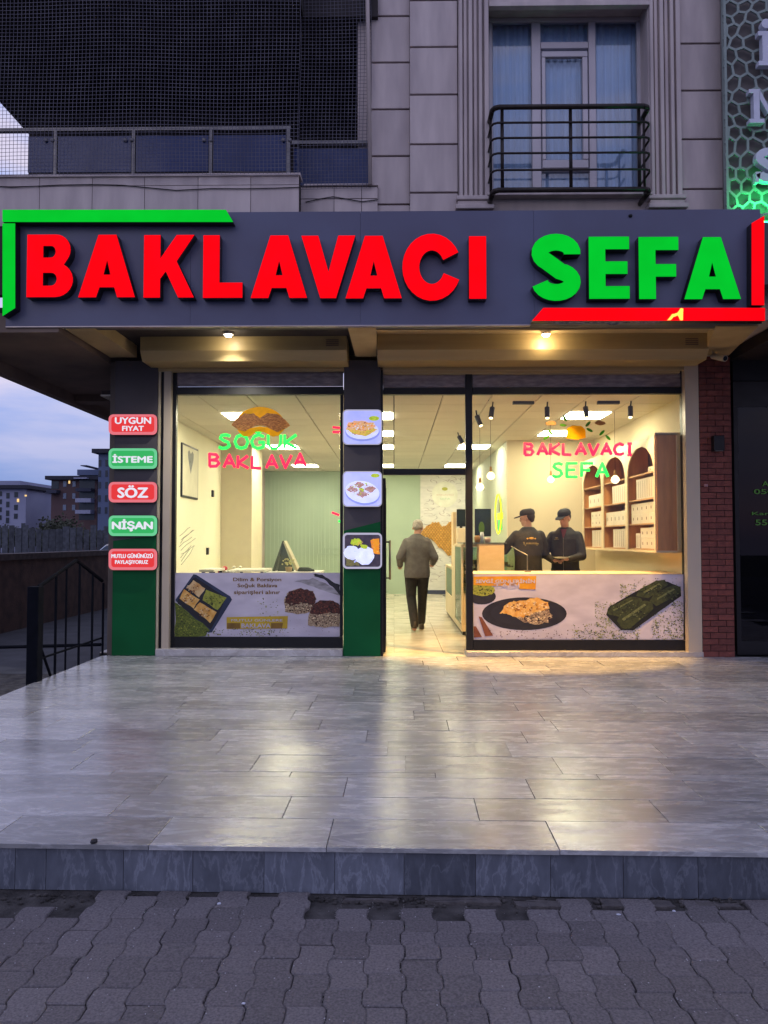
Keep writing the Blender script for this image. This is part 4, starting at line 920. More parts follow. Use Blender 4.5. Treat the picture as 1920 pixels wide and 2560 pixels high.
# ---- neon lettering on the panes and the printed baklavas above it
SG1 = {'S': [(.9, .9), (.6, 1), (.25, .95), (.15, .75), (.4, .58), (.75, .45), (.85, .2), (.6, .02), (.25, .0), (.05, .12)], 'O': [(.5, 1), (.15, .85), (.0, .5), (.15, .12), (.5, 0), (.85, .12), (1, .5), (.85, .85), (.5, 1)],
 'G': [(.95, .85), (.6, 1), (.2, .88), (.0, .5), (.15, .12), (.5, 0), (.9, .1), (.95, .45), (.55, .45)], 'U': [(0, 1), (.02, .3), (.25, .02), (.65, .0), (.95, .25), (1, 1)],
 'K': [[(0, 1), (0, 0)], [(.9, 1), (.05, .42), (.95, 0)]], 'B': [(0, 0), (0, 1), (.6, .95), (.75, .75), (.55, .55), (.05, .52), (.65, .48), (.85, .25), (.6, .02), (0, 0)], 'A': [[(0, 0), (.5, 1), (1, 0)], [(.2, .35), (.8, .35)]],
 'L': [(0, 1), (0, .05), (.8, 0)], 'V': [(0, 1), (.45, 0), (1, 1)], 'C': [(.95, .85), (.55, 1), (.12, .8), (0, .45), (.2, .08), (.6, 0), (.95, .15)], 'I': [[(.5, 1), (.5, 0)], [(.1, 1), (.9, 1)], [(.1, 0), (.9, 0)]], 'E': [[(.9, 1), (0, 1), (0, 0), (.9, 0)], [(0, .52), (.7, .52)]], 'F': [[(.95, 1), (0, 1), (0, 0)], [(0, .5), (.7, .5)]]}
ngr = lamp('neon_green', (.02, .85, .08), 2.2); nrd = lamp('neon_red', (1.0, .01, .06), 2.2)
Yn = Yg + .06
def neon(word, px0, px1, py0, py1, mat, lab, weights=None, skew=0, extra=None, Y=Yn, arcy=0):
    c = at((px0 + px1) / 2, py1, Y); t_ = thing('neon_sign', lab, 'neon sign', (c.x, Y, c.z), 'neon words inside the windows')
    n = len(word); wt = weights or [.5 if ch == 'I' else 1 for ch in word]; tot = sum(wt) + .28 * (n - 1); u = (px1 - px0) / tot; x = px0
    for i, ch in enumerate(word):
        st_ = SG1[ch]; st_ = st_ if isinstance(st_[0], list) else [st_]; m_ = MB(); dy = arcy * (1 - (2 * i / (n - 1) - 1) ** 2)
        for s_ in st_:
            q = [at(x + a * wt[i] * u + skew * b, py1 + dy - b * (py1 - py0), Y) for a, b in s_]; m_.path(q, .0185, 6)
        if extra and i in extra: m_.path([at(x + a * u, py0 - 4 - b, Y) for a, b in ((.25, 5), (.5, 0), (.75, 5))], .0125, 6)
        m_.build('letter', mat, t_, smooth=True); x += (wt[i] + .28) * u
    return t_
neon('SOGUK', 546, 744, 1087, 1121, ngr, 'green neon word SOĞUK on the left window', extra=(2,))
neon('BAKLAVA', 524, 764, 1135, 1166, nrd, 'red neon word BAKLAVA under the green word on the left window', arcy=5)
neon('BAKLAVACI', 1312, 1580, 1109, 1137, nrd, 'red neon word BAKLAVACI on the right window')
neon('SEFA', 1380, 1520, 1158, 1192, ngr, 'green neon word SEFA under the red word on the right window')
# ends of a further neon half hidden behind the middle pier
t_ = thing('neon_sign', 'ends of a small red and green neon showing beside the upper food picture', 'neon sign', (X(850, Yn + .2), Yn + .2, Z(1082, Yn + .2)), 'neon words inside the windows')
MB().path([at(832, 1068, Yn + .2), at(850, 1070, Yn + .2)], .014).path([at(832, 1080, Yn + .2), at(856, 1080, Yn + .2)], .014).build('letter', nrd, t_); MB().path([at(850, 1061, Yn + .2), at(860, 1058, Yn + .2)], .014).build('letter', ngr, t_)
t_ = thing('neon_sign', 'ends of a small red and green neon showing above the lowest food picture', 'neon sign', (X(845, Yn + .2), Yn + .2, Z(1310, Yn + .2)), 'neon words inside the windows')
MB().path([at(830, 1281, Yn + .2), at(848, 1288, Yn + .2)], .014).build('letter', nrd, t_); MB().path([at(846, 1302, Yn + .2), at(856, 1306, Yn + .2)], .014).build('letter', ngr, t_)
Yd = Yg + .029
[translucent(MATS[k_], .16) for k_ in MATS if k_.startswith('print_') or k_ == 'vinyl_marble']
st1 = thing('window_sticker', 'printed slice of layered baklava above the green neon word', 'window sticker', (X(650, Yd), Yd, Z(1092, Yd)))
bkd = M('sticker_gold', sr(236, 190, 20), sr(214, 170, 14), rough=.5, scale=12); bkl = M('sticker_layers', sr(224, 180, 120), sr(130, 90, 76), rough=.5, scale=45, stretch=(1, 1, 3), detail=8)
decal('dome', ell(650, 1064, 62, 47, 24, 0, 180), Yd - .001, bkd, st1)
decal('syrup', rag([(592, 1074), (606, 1090), (622, 1092), (640, 1080), (660, 1080), (680, 1092), (694, 1090), (712, 1072), (650, 1066)], 1, 3, 2), Yd - .001, bkd, st1)
decal('layers', rag([(579, 1062), (590, 1046), (612, 1034), (634, 1034), (650, 1046), (668, 1033), (694, 1036), (714, 1050), (725, 1064), (712, 1072), (694, 1080), (676, 1072), (652, 1062), (630, 1068), (612, 1078), (594, 1074)], 1, 3, 1), Yd - .002, bkl, st1)
st2 = thing('window_sticker', 'printed little baklava with green leaves above the red neon word', 'window sticker', (X(1440, Yd), Yd, Z(1100, Yd)))
decal('pastry', rag([(1416, 1096), (1418, 1072), (1428, 1064), (1452, 1064), (1463, 1074), (1464, 1094), (1440, 1100)], .8, 3, 3), Yd - .001, bkd, st2)
lg = M('sticker_leaf', sr(80, 150, 56), sr(56, 120, 44), rough=.5)
for x, y, r_ in ((1412, 1046, 1.0), (1408, 1063, .1), (1470, 1060, -.8), (1474, 1075, .5), (1376, 1081, .9), (1366, 1094, -.6), (1505, 1082, -.8), (1520, 1094, .8)):
    decal('leaf', ell(x, y, 9, 3.6, 10, rot=r_), Yd - .001, lg, st2)
for x in (1377, 1500): decal('flourish', rag(ell(x, 1058, 14, 6, 10), 1.5, 2, x), Yd - .001, M('sticker_taupe', sr(170, 140, 110), sr(150, 120, 100), rough=.6, scale=30), st2)

[translucent(MATS[k_], .85) for k_ in MATS if k_.startswith('sticker_')]
# ================================================================== INTERIOR
ZC = 3.13; XLw, XRw, YBk_ = -3.2, 3.53, 19.4
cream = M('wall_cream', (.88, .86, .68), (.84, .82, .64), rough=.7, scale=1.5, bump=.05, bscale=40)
creamr = M('wall_cream_warm', (.64, .55, .37), (.60, .51, .34), rough=.7, scale=1.5)
sage = M('wall_sage', (.36, .47, .37), (.33, .43, .335), rough=.6, scale=1.5)
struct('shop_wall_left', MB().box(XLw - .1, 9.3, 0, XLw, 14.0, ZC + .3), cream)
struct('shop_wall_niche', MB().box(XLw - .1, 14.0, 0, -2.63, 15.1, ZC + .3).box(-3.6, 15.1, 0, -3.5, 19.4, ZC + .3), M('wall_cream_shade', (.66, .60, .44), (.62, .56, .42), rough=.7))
struct('shop_wall_back', MB().box(-3.6, YBk_, 0, 4, YBk_ + .1, ZC + .3), sage)
struct('shop_wall_right', MB().box(XRw, 9.25, 0, XRw + .12, 13.4, ZC + .3), creamr)
struct('shop_wall_rear', MB().box(2.0, 13.4, 0, 3.66, 13.5, ZC + .3), creamr)
struct('shop_wall_passage', MB().box(2.0, 13.501, 0, 2.1, YBk_, ZC + .3), M('wall_pale', (.46, .50, .41), (.42, .46, .37), rough=.7))
struct('shop_wall_front', MB().box(X(391, YF), 9.24, Z(925, YF), X(1716, YF), 9.3, ZC + .5), creamr)
# slats on the sage wall
m_ = MB(); x = -3.4
while x < .62:
    m_.box(x, YBk_ - .016, .08, x + .05, YBk_ - .001, ZC - .12); x += .1
m_.build('slat_relief', sage, bpy.data.objects['shop_wall_back'], kind='stuff')
MB().box(-3.45, YBk_ - .05, ZC - .12, .66, YBk_ - .002, ZC - .002).build('cornice', sage, bpy.data.objects['shop_wall_back'])
for q in ((-1.95, 1.0, -.3, 2.75), (-1.8, 1.15, -.45, 2.6)):
    a, b, c, d = q; f_ = MB(); y = YBk_ - .035
    f_.box(a, y, b, c, y + .018, b + .03).box(a, y, d - .03, c, y + .018, d).box(a, y, b + .03, a + .03, y + .018, d - .03).box(c - .03, y, b + .03, c, y + .018, d - .03)
    f_.build('wall_moulding', sage, bpy.data.objects['shop_wall_back'])
# floor tiles
sf = struct('shop_floor', MB().box(-3.6, 9.3, -.2, 3.6, 19.5, -.012), MATS['screed'])
ft = marble('floor_cream', (.60, .55, .45), (.70, .66, .58), .16, vary=.05, vscale=1.2, mixpow=.25)
tm_ = slab_mesh('floor_tile', .597, .597, .012, .001)
for i in range(12):
    for k in range(17):
        piece('floor_tile', tm_, sf, (-3.3 + .6 * i, 9.605 + .6 * k, 0), mat=ft)
MB().box(X(958, 9.1), 9.0, -.02, X(1165, 9.1), 9.3, .0).build('threshold', ft, sf)
# suspended ceiling
sc2 = struct('shop_ceiling', MB().box(-3.6, 9.25, ZC + .03, 3.66, 19.5, ZC + .08), darkj)
ctm = M('ceiling_tile', (.60, .56, .46), (.55, .51, .42), rough=.6, scale=1, vary=.04)
lit_cells = {(-4, 2), (-4, 8), (-4, 14), (-1, 2), (-1, 5), (-1, 8), (-1, 14), (2, 8), (2, 14), (4, 2), (4, 5)}
cm_ = slab_mesh('ceiling_tile', .588, .588, .02, .004)
pl_ = M('panel_rim', (.7, .7, .66), rough=.4)
for i in range(-6, 6):
    for k in range(17):
        xc, yc = i * .6 + .3, 9.2 + k * .6 + .3
        if yc > YBk_ + .2 or (k == 0): 
            if k: continue
        if i == -6: pass
        if (i, k) in lit_cells:
            t_ = thing('ceiling_light_panel', 'square white light panel in the shop ceiling', 'ceiling light', (xc, yc, ZC), 'square light panels in the ceiling')
            MB().box(xc - .295, yc - .295, ZC - .004, xc + .295, yc + .295, ZC + .02).build('frame', pl_, t_)
            MB().box(xc - .28, yc - .28, ZC - .012, xc + .28, yc + .28, ZC - .0045).build('diffuser', lamp('panel_light', (1, .90, .62), 46), t_)
            continue
        piece('ceiling_tile', cm_, sc2, (xc, yc, ZC), (R(180), 0, 0), mat=ctm)
desc = {(-4, 2): 'square light panel nearest the left window, behind the printed baklava', (-4, 8): 'square light panel behind the green neon word, second of the left row', (-4, 14): 'square light panel at the far end of the left row, behind the red neon word',
        (-1, 2): 'light panel nearest the door in the row beside the middle pier', (-1, 5): 'second light panel from the front in the row beside the middle pier', (-1, 8): 'third light panel from the front in the row beside the middle pier', (-1, 14): 'farthest light panel in the row beside the middle pier',
        (2, 8): 'light panel beside the black door post, above the aisle', (2, 14): 'far light panel just above the door bar at the rear of the aisle', (4, 2): 'large light panel above the right window behind the black track spots', (4, 5): 'light panel left of the little printed baklava on the right window'}
for o in list(bpy.data.objects):
    if o.name.startswith('ceiling_light_panel'):
        k = (round((o.location.x - .3) / .6), round((o.location.y - 9.5) / .6)); o['label'] = desc.get(k, o['label'])

# wall picture, switches, twigs drawn on the wall
def lw(px, py): y = abs(XLw) * 1.0; # point on left wall plane
def on_x(px, py, xw):
    d = _RM @ Vector((px - 960, 1280 - py, -F)); t = xw / d.x; return Vector((xw, d.y * t, HC + d.z * t))
a, b = on_x(452, 1106, XLw), on_x(491, 1250, XLw); c_ = on_x(452, 1242, XLw)
t_ = thing('wall_picture', 'tall picture with a dark heart shape in a thin black frame on the left wall', 'picture', (XLw, (a.y + b.y) / 2, c_.z))
MB().box(XLw, a.y, c_.z, XLw + .025, b.y, a.z).build('frame', blackm, t_)
MB().box(XLw + .0255, a.y + .03, c_.z + .03, XLw + .028, b.y - .03, a.z - .03).build('print', M('pic_cream', (.7, .68, .55), (.62, .6, .48), rough=.6), t_)
yc, zc = (a.y + b.y) / 2, a.z - .24
m_ = MB(); pts = [(0, -.2), (.16, .05), (.17, .13), (.1, .17), (0, .12), (-.1, .17), (-.17, .13), (-.16, .05)]
m_.v = [(XLw + .0285, yc + u, zc + v) for u, v in pts]; m_.f = [tuple(range(8))]; m_.build('heart', M('pic_grey', (.22, .24, .24), (.12, .13, .14), rough=.6, scale=20), t_)
for (px, py, lab) in ((530, 1234, 'small black switch on the cream wall beside the framed picture'), (517, 1378, 'small black socket low on the cream wall near the tables')):
    p = on_x(px, py, XLw); o = MB().box(XLw, p.y - .05, p.z - .06, XLw + .03, p.y + .05, p.z + .06).build('wall_switch', blackm, None, loc=(XLw, p.y, p.z), bevel=.006); tag(o, lab, 'switch', 'switches on the left wall')
tw = MB(); rn = random.Random(3)
for k in range(9):
    p0 = on_x(448 + rn.uniform(0, 6), 1340 + k * 9, XLw + .004); p0.x = XLw + .003
    y, z = p0.y, p0.z
    for s_ in range(3):
        y2, z2 = y + rn.uniform(.12, .3), z + rn.uniform(.02, .10); tw.tube((XLw + .003, y, z), (XLw + .003, y2, z2), .004, None, 4); y, z = y2, z2
tw.build('branch_drawing', M('twig_line', (.3, .32, .26), rough=.8), bpy.data.objects['shop_wall_left'])

# tables and what stands on them behind the left window
wood = M('wood_oak', (.50, .28, .12), (.38, .20, .085), rough=.45, scale=5, stretch=(1, 6, 1), detail=8)
woodw = M('wood_warm', (.68, .30, .09), (.46, .19, .055), rough=.42, scale=4, stretch=(3, 3, .5), detail=9)
woodp = M('wood_pale', (.66, .50, .30), (.60, .44, .25), rough=.45, scale=4, stretch=(2, 1, 4), detail=8)
whitem = M('white_lacquer', (.72, .70, .64), (.68, .66, .60), rough=.35, scale=3)
def table(px0, px1, Y, py, lab, dep=.7):
    z = Z(py, Y); a, b = X(px0, Y), X(px1, Y)
    t_ = thing('cafe_table', lab, 'table', ((a + b) / 2, Y + dep / 2, 0), 'cafe tables behind the left window')
    MB().box(a, Y, z - .035, b, Y + dep, z).build('table_top', whitem, t_, bevel=.004)
    for x in (a + .05, b - .05):
        for y in (Y + .05, Y + dep - .05): MB().box(x - .02, y - .02, 0, x + .02, y + .02, z - .036).build('leg', blackm, t_)
    return z
z1 = table(575, 662, 11.6, 1424, 'pale cafe table standing behind the left window near the wall corner')
z0 = table(498, 535, 10.5, 1424, 'small cafe table at the left edge behind the left window')
z2 = table(665, 800, 11.0, 1430, 'cafe table under the tented card and flowers behind the left window')
# bunting plate with red-white flags
c = at(563, 1408, 11.3); t_ = thing('flower_dish', 'round dish of white and red sweets standing behind the left window', 'dish', (c.x, 11.3, .8))
MB().tube((c.x, 11.3, 0), (c.x, 11.3, .80), .03).build('stand', blackm, t_); m_ = MB(); rn = random.Random(12)
for k in range(26): m_.ball((c.x + rn.gauss(0, .08), 11.3 + rn.gauss(0, .08), .86 + rn.uniform(0, .11)), (.028, .028, .02), 4, 6)
MB().loft([(c.x, 11.3, .80, .06, .06), (c.x, 11.3, .83, .14, .14)], 16).build('dish', whitem, t_)
half = len(m_.v) // 2; m_.build('sweets', whitem, t_, smooth=True); MB().ball((c.x + .01, 11.25, .95), (.04, .03, .035), 5, 8).ball((c.x - .06, 11.22, .90), (.03, .03, .025), 5, 8).build('sweets', M('sweet_red', (.6, .06, .08), rough=.5), t_)
# tented card sign
Yt = 11.25; apex = at(708, 1352, Yt); L0 = at(683, 1430, Yt); R0 = at(744, 1430, Yt)
t_ = thing('tent_card', 'dark folded menu card standing like a tent behind the left window', 'menu card', (apex.x, Yt, L0.z))
for (p, q, mt) in ((apex, L0, M('card_dark', (.09, .11, .095), (.06, .075, .065), rough=.6)), (apex, R0, M('card_edge', (.5, .46, .3), (.4, .36, .25), rough=.6, scale=30))):
    v = [(p.x - .012, Yt, p.z), (p.x + .012, Yt, p.z), (q.x + .02, Yt, q.z), (q.x - .02, Yt, q.z)]; v += [(x, y + .3, z) for x, y, z in v]
    MB().add(v, [(0, 1, 2, 3), (7, 6, 5, 4), (0, 4, 5, 1), (1, 5, 6, 2), (2, 6, 7, 3), (3, 7, 4, 0)]).build('leaf_panel', mt, t_)
MB().prism([(apex.x, apex.z - .03), (L0.x + .06, L0.z), (R0.x - .05, R0.z)], Yt + .02, Yt + .03).build('inner_panel', MATS['card_dark'], t_)
c = at(722, 1420, 11.1); t_ = thing('flower_pot', 'little pot with cream flowers beside the tented card', 'plant', (c.x, 11.1, z2))
MB().loft([(c.x, 11.1, z2, .04, .04), (c.x, 11.1, z2 + .07, .055, .055)], 12).build('pot', M('pot_clay', (.5, .38, .22), rough=.7), t_)
m_ = MB(); rn = random.Random(4)
for k in range(30): m_.ball((c.x + rn.gauss(0, .045), 11.1 + rn.gauss(0, .04), z2 + .10 + rn.uniform(0, .09)), (.014, .014, .012), 4, 5)
m_.build('flowers', M('petal_cream', (.55, .50, .26), (.35, .38, .16), rough=.7, scale=40), t_)
c = at(765, 1425, 11.2); t_ = thing('folded_scarf', 'dark folded cloth lying to the right of the tented card', 'cloth', (c.x, 11.2, z2))
MB().loft([(c.x, 11.2, z2, .13, .08), (c.x, 11.2, z2 + .03, .12, .07), (c.x - .03, 11.2, z2 + .06, .07, .05)], 12).build('folds', M('cloth_dark', (.05, .06, .06), (.02, .03, .03), rough=.9), t_)

# patterned white wall panel, logo disc and pastry picture at the back
Yw_ = YBk_ - .03
BP = thing('feature_wall_panel', 'white line patterned wall panel at the very back of the shop', 'wall panel', (X(1110, Yw_), Yw_, 0))
xa, xb = X(1051, Yw_), 2.0
MB().box(xa, Yw_, .10, xb, Yw_ + .02, ZC - .01).build('board', M('panel_white', (.62, .62, .60), (.52, .53, .53), rough=.6, scale=5, stretch=(1, 1, 3)), BP)
MB().box(xa, Yw_ - .012, 0, xb, Yw_ + .02, .099).build('skirting', M('navy_skirting', (.03, .04, .10), rough=.5), BP)
m_ = MB(); rn = random.Random(9)
for k in range(150):
    cx, cz = rn.uniform(xa + .1, xb - .1), rn.uniform(.3, ZC - .15); a0 = rn.random() * 6; r = rn.uniform(.05, .14)
    for s_ in range(4):
        t0, t1 = a0 + s_ * .45, a0 + (s_ + 1) * .45
        p = [(cx + rr * math.cos(t) * 1.3, Yw_ - .0015, cz + rr * math.sin(t) * .6) for t, rr in ((t0, r), (t1, r), (t1, r - .014), (t0, r - .014))]
        if all(xa < v[0] < xb for v in p): m_.add(p, [(0, 1, 2, 3)])
m_.build('line_pattern', M('line_grey', (.26, .28, .32), (.36, .3, .3), rough=.7), BP, kind='stuff')
Yd_ = Yw_ - .02; c = at(1112, 1236, Yd_)
LG = thing('logo_disc', 'round pale logo disc on the patterned wall at the back', 'sign', (c.x, Yd_, c.z))
MB().prism([(c.x + .33 * math.cos(R(a)), c.z + .33 * math.sin(R(a))) for a in range(0, 360, 10)], Yd_, Yd_ + .018).build('disc', M('disc_white', (.66, .68, .60), rough=.5), LG)
MB().prism([(c.x + .075 * math.cos(R(a)), c.z + .14 + .045 * math.sin(R(a))) for a in range(0, 360, 20)], Yd_ - .003, Yd_ - .0005).build('emblem', M('emblem_olive', (.36, .38, .05), rough=.5), LG)
text_obj('lettering', 'BAKLAVACI', 1092, 1134, 1237, 4, Yd_, M('logo_rose', (.55, .40, .34), rough=.6), LG); text_obj('lettering', 'SEFA', 1100, 1126, 1247, 5, Yd_, M('logo_mint', (.36, .55, .40), rough=.6), LG)
MP = thing('pastry_mural', 'golden brown map shaped picture of baklava pieces on the back wall', 'picture', (X(1100, Yd_), Yd_, Z(1392, Yd_)))
out_ = [(1052, 1330), (1066, 1316), (1082, 1307), (1098, 1306), (1104, 1318), (1116, 1314), (1128, 1303), (1140, 1300), (1138, 1340), (1130, 1388), (1122, 1390), (1112, 1378), (1098, 1368), (1084, 1352), (1066, 1342), (1052, 1340)]
def inside(x, y):
    r_ = False
    for i in range(len(out_)):
        (x1, y1), (x2, y2) = out_[i], out_[i - 1]
        if (y1 > y) != (y2 > y) and x < (x2 - x1) * (y - y1) / (y2 - y1) + x1: r_ = not r_
    return r_
MB().prism(ppoly(rag(out_, .8, 3, 1), Yd_), Yd_ + .004, Yd_ + .018).build('base', M('bakl_dark', (.30, .14, .03), (.22, .1, .02), rough=.6, scale=20), MP)
bq = M('bakl_gold', (.62, .34, .08), (.46, .22, .045), rough=.5, scale=30, vary=.15); dm = MB().box(-.5, -.5, -.5, .5, .5, .5).mesh('baklava_piece')
rn = random.Random(6); y = 1303; r0 = 0
while y < 1392:
    x = 1050 + (r0 % 2) * 3.5
    while x < 1141:
        if inside(x, y):
            p = at(x, y, Yd_ - .012); s_ = .048
            piece('baklava_piece', dm, MP, (p.x, p.y, p.z), (0, R(45 + rn.uniform(-12, 12)), 0), (s_, .028, s_), bq)
        x += 7
    y += 4.6; r0 += 1

# ---- display cases along the aisle
DC = thing('display_counter', 'cream pastry display counter with green tinted glass along the aisle', 'display counter', (1.25, 12.5, 0))
gg = glass('green_tint_glass', (.62, .74, .62), 1.0, .02)
xc = .965
m_ = MB(); m_.box(xc, 10.95, .06, 1.75, 12.6, .14).box(xc, 10.95, .14, xc + .03, 11.0, 1.30).box(xc, 12.1, .14, xc + .03, 12.6, 1.28).box(xc + .03, 10.95, 1.27, 1.75, 12.6, 1.31).box(1.0, 10.99, .14, 1.74, 12.58, .60)
m_.build('case_body', M('cream_lacquer', (.62, .52, .34), (.56, .46, .3), rough=.35), DC, bevel=.003)
MB().box(xc + .004, 11.001, .16, xc + .012, 12.099, 1.265).build('side_glass', gg, DC); MB().box(xc + .031, 10.955, .61, 1.74, 10.963, 1.265).build('front_glass', gg, DC)
MB().box(xc + .02, 10.98, .01, 1.7, 14.3, .055).build('plinth', blackm, DC)
m_ = MB(); m_.box(xc, 12.605, .06, xc + .03, 12.75, .88).box(xc, 14.15, .06, 1.75, 14.3, .88).box(xc, 12.76, .06, 1.75, 14.14, .42).box(xc, 12.605, .885, 1.75, 14.3, .92)
m_.build('low_case_body', MATS['cream_lacquer'], DC, bevel=.003); MB().box(xc + .004, 12.76, .43, xc + .012, 14.14, .87).build('side_glass', gg, DC)
for z in (.75, .98): MB().box(1.02, 11.0, z, 1.72, 12.55, z + .012).build('shelf', gg, DC)
rn = random.Random(7)
for z in (.61, .77, .995):
    for k in range(3):
        t_ = thing('pastry_tray', f'tray of golden pastries, {dict([(.61, "lowest"), (.77, "middle"), (.995, "top")])[z]} shelf of the display case, {["front", "middle", "rear"][k]} one', 'tray', (1.35, 11.25 + .48 * k, z), 'pastry trays in the display case')
        MB().box(1.06, 11.05 + .48 * k, z, 1.68, 11.45 + .48 * k, z + .02).build('tray', grm, t_)
        mm = MB()
        for i in range(6):
            for j in range(4): mm.box(1.09 + i * .097, 11.08 + .48 * k + j * .09, z + .021, 1.17 + i * .097, 11.155 + .48 * k + j * .09, z + .055)
        mm.build('pastries', bak, t_, kind='stuff')
t_ = thing('sweet_bowl', 'white bowl of packed sweets on the low counter beside the walking man', 'bowl', (1.1, 12.9, .92)); MB().loft([(1.1, 12.9, .92, .06, .06), (1.1, 12.9, 1.0, .12, .12)], 14).build('bowl', whitem, t_); m_ = MB()
for k in range(22): m_.ball((1.1 + rn.gauss(0, .05), 12.9 + rn.gauss(0, .05), 1.01 + rn.uniform(0, .06)), (.022, .022, .016), 4, 6)
m_.build('sweets', M('wrapped_sweet', (.6, .5, .48), (.35, .12, .1), rough=.5, scale=60), t_)
# cabinet with wooden front, till things on top
WC = thing('service_cabinet', 'wooden front service cabinet with dark top just inside the right window', 'cabinet', (1.5, 11.4, 0))
xa, xb = X(1150, 11.2), X(1248, 11.2); z = Z(1356, 11.2)
MB().box(1.19 if xa < 1.19 else xa, 10.70, .1, xb, 10.94, z - .02).build('carcass', woodp, WC, bevel=.003); MB().box(xa, 10.68, z - .018, xb + .04, 11.6, z).build('top', M('top_dark', (.07, .08, .07), rough=.3), WC)
z = z + .001
for px, r_, h_, mt, lab in ((1193, .045, .10, M('cup_orange', (.55, .25, .05), rough=.5), 'orange cup standing on the dark top below the black screen'), (1219, .05, .07, M('cup_pink', (.6, .36, .26), rough=.5), 'pinkish pot standing on the dark top to the right of the orange cup'), (1205, .03, .15, whitem, 'slim white bottle behind the cups below the black screen')):
    c = at(px, 1345, 11.0); t_ = thing('cup', lab, 'cup', (c.x, 11.0, z)); MB().loft([(c.x, 11.0, z, r_ * .8, r_ * .8), (c.x, 11.0, z + h_ * .7, r_, r_), (c.x, 11.0, z + h_, r_ * .7, r_ * .7)], 12).build('body', mt, t_, smooth=True)
# screens
def screen(pa, pb, ya, yb, Y, lab, em=None):
    a, b = at(pa, ya, Y), at(pb, yb, Y); t_ = thing('screen', lab, 'screen', ((a.x + b.x) / 2, Y, b.z))
    MB().box(a.x, Y, b.z, b.x, Y + .04, a.z).build('casing', blackm, t_, bevel=.004)
    MB().box(a.x + .015, Y - .002, b.z + .015, b.x - .015, Y - .0005, a.z - .015).build('display', M('screen_glass', (.02, .03, .02), (.015, .02, .015), rough=.12), t_)
    MB().box((a.x + b.x) / 2 - .02, Y + .041, 0, (a.x + b.x) / 2 + .02, Y + .08, a.z - .1).build('stand', blackm, t_)
    return t_
screen(1142, 1164, 1273, 1316, 12.8, 'small black screen beside the black door post'); sc3 = screen(1187, 1228, 1272, 1341, 12.9, 'black till screen with a faint green picture beyond the cabinet')
a = at(1204, 1320, 12.89); MB().prism([(a.x + .05 * math.cos(R(q)), a.z + .11 * math.sin(R(q))) for q in range(0, 360, 24)], 12.893, 12.897).build('picture', lamp('screen_green', (.10, .16, .01), .8), sc3)
t_ = thing('coffee_machine', 'cream and steel machine standing under the small screen beside the door post', 'machine', (1.25, 13.2, .92))
MB().box(X(1133, 12.9), 12.9, .92, X(1141, 12.9), 13.3, Z(1280, 12.9)).build('column', woodp, t_); MB().box(X(1143, 12.7), 12.7, .92, X(1172, 12.7), 13.2, Z(1320, 12.7)).build('body', M('cream_plastic', (.68, .6, .42), rough=.4), t_, bevel=.01)
# oval neon on the passage wall
c = on_x(1250, 1285, 1.99)
t_ = thing('neon_sign', 'round yellow and green neon emblem on the side wall above the till', 'neon sign', (1.97, c.y, c.z))
rr = .40; ring = [(1.955, c.y + rr * math.cos(R(a)), c.z + rr * .92 * math.sin(R(a))) for a in range(0, 361, 15)]
MB().path(ring, .016, 6).build('ring', lamp('neon_yellow', (.85, .9, .03), 1.6), t_)
MB().box(1.985, c.y - .33, c.z - .10, 1.995, c.y + .33, c.z + .02).build('band', MATS['neon_yellow'], t_)
MB().box(1.985, c.y - .22, c.z - .30, 1.995, c.y + .22, c.z - .11).build('band', lamp('neon_green2', (.02, .8, .12), 1.3), t_)
MB().box(1.985, c.y - .15, c.z + .05, 1.995, c.y + .15, c.z + .27).build('emblem', M('emblem_grey', (.14, .14, .1), rough=.6), t_)

# ---- window counter
WCt = thing('window_counter', 'long pale wooden counter top running along inside the right window', 'counter', (2.3, 9.7, 0))
z = .965; MB().box(X(1176, 9.3), 9.26, z - .04, XRw - .01, 10.05, z).build('counter_top', woodp, WCt, bevel=.004)
MB().box(X(1180, 9.4), 9.9, 0, XRw - .01, 9.95, z - .041).box(X(1180, 9.4), 9.3, 0, X(1180, 9.4) + .04, 9.89, z - .041).build('carcass', MATS['cream_lacquer'], WCt)
t_ = thing('card_reader', 'slim steel lamp stem leaning over the window counter in front of the left man', 'stand', (X(1318, 9.7), 9.7, z + .001))
MB().path([(X(1318, 9.7), 9.7, z + .005), (X(1318, 9.7), 9.7, Z(1388, 9.7)), (X(1278, 9.9), 9.9, Z(1366, 9.9))], .007).build('stem', steelm, t_); MB().box(X(1311, 9.7), 9.66, z + .001, X(1326, 9.7), 9.74, z + .02).build('foot', steelm, t_)

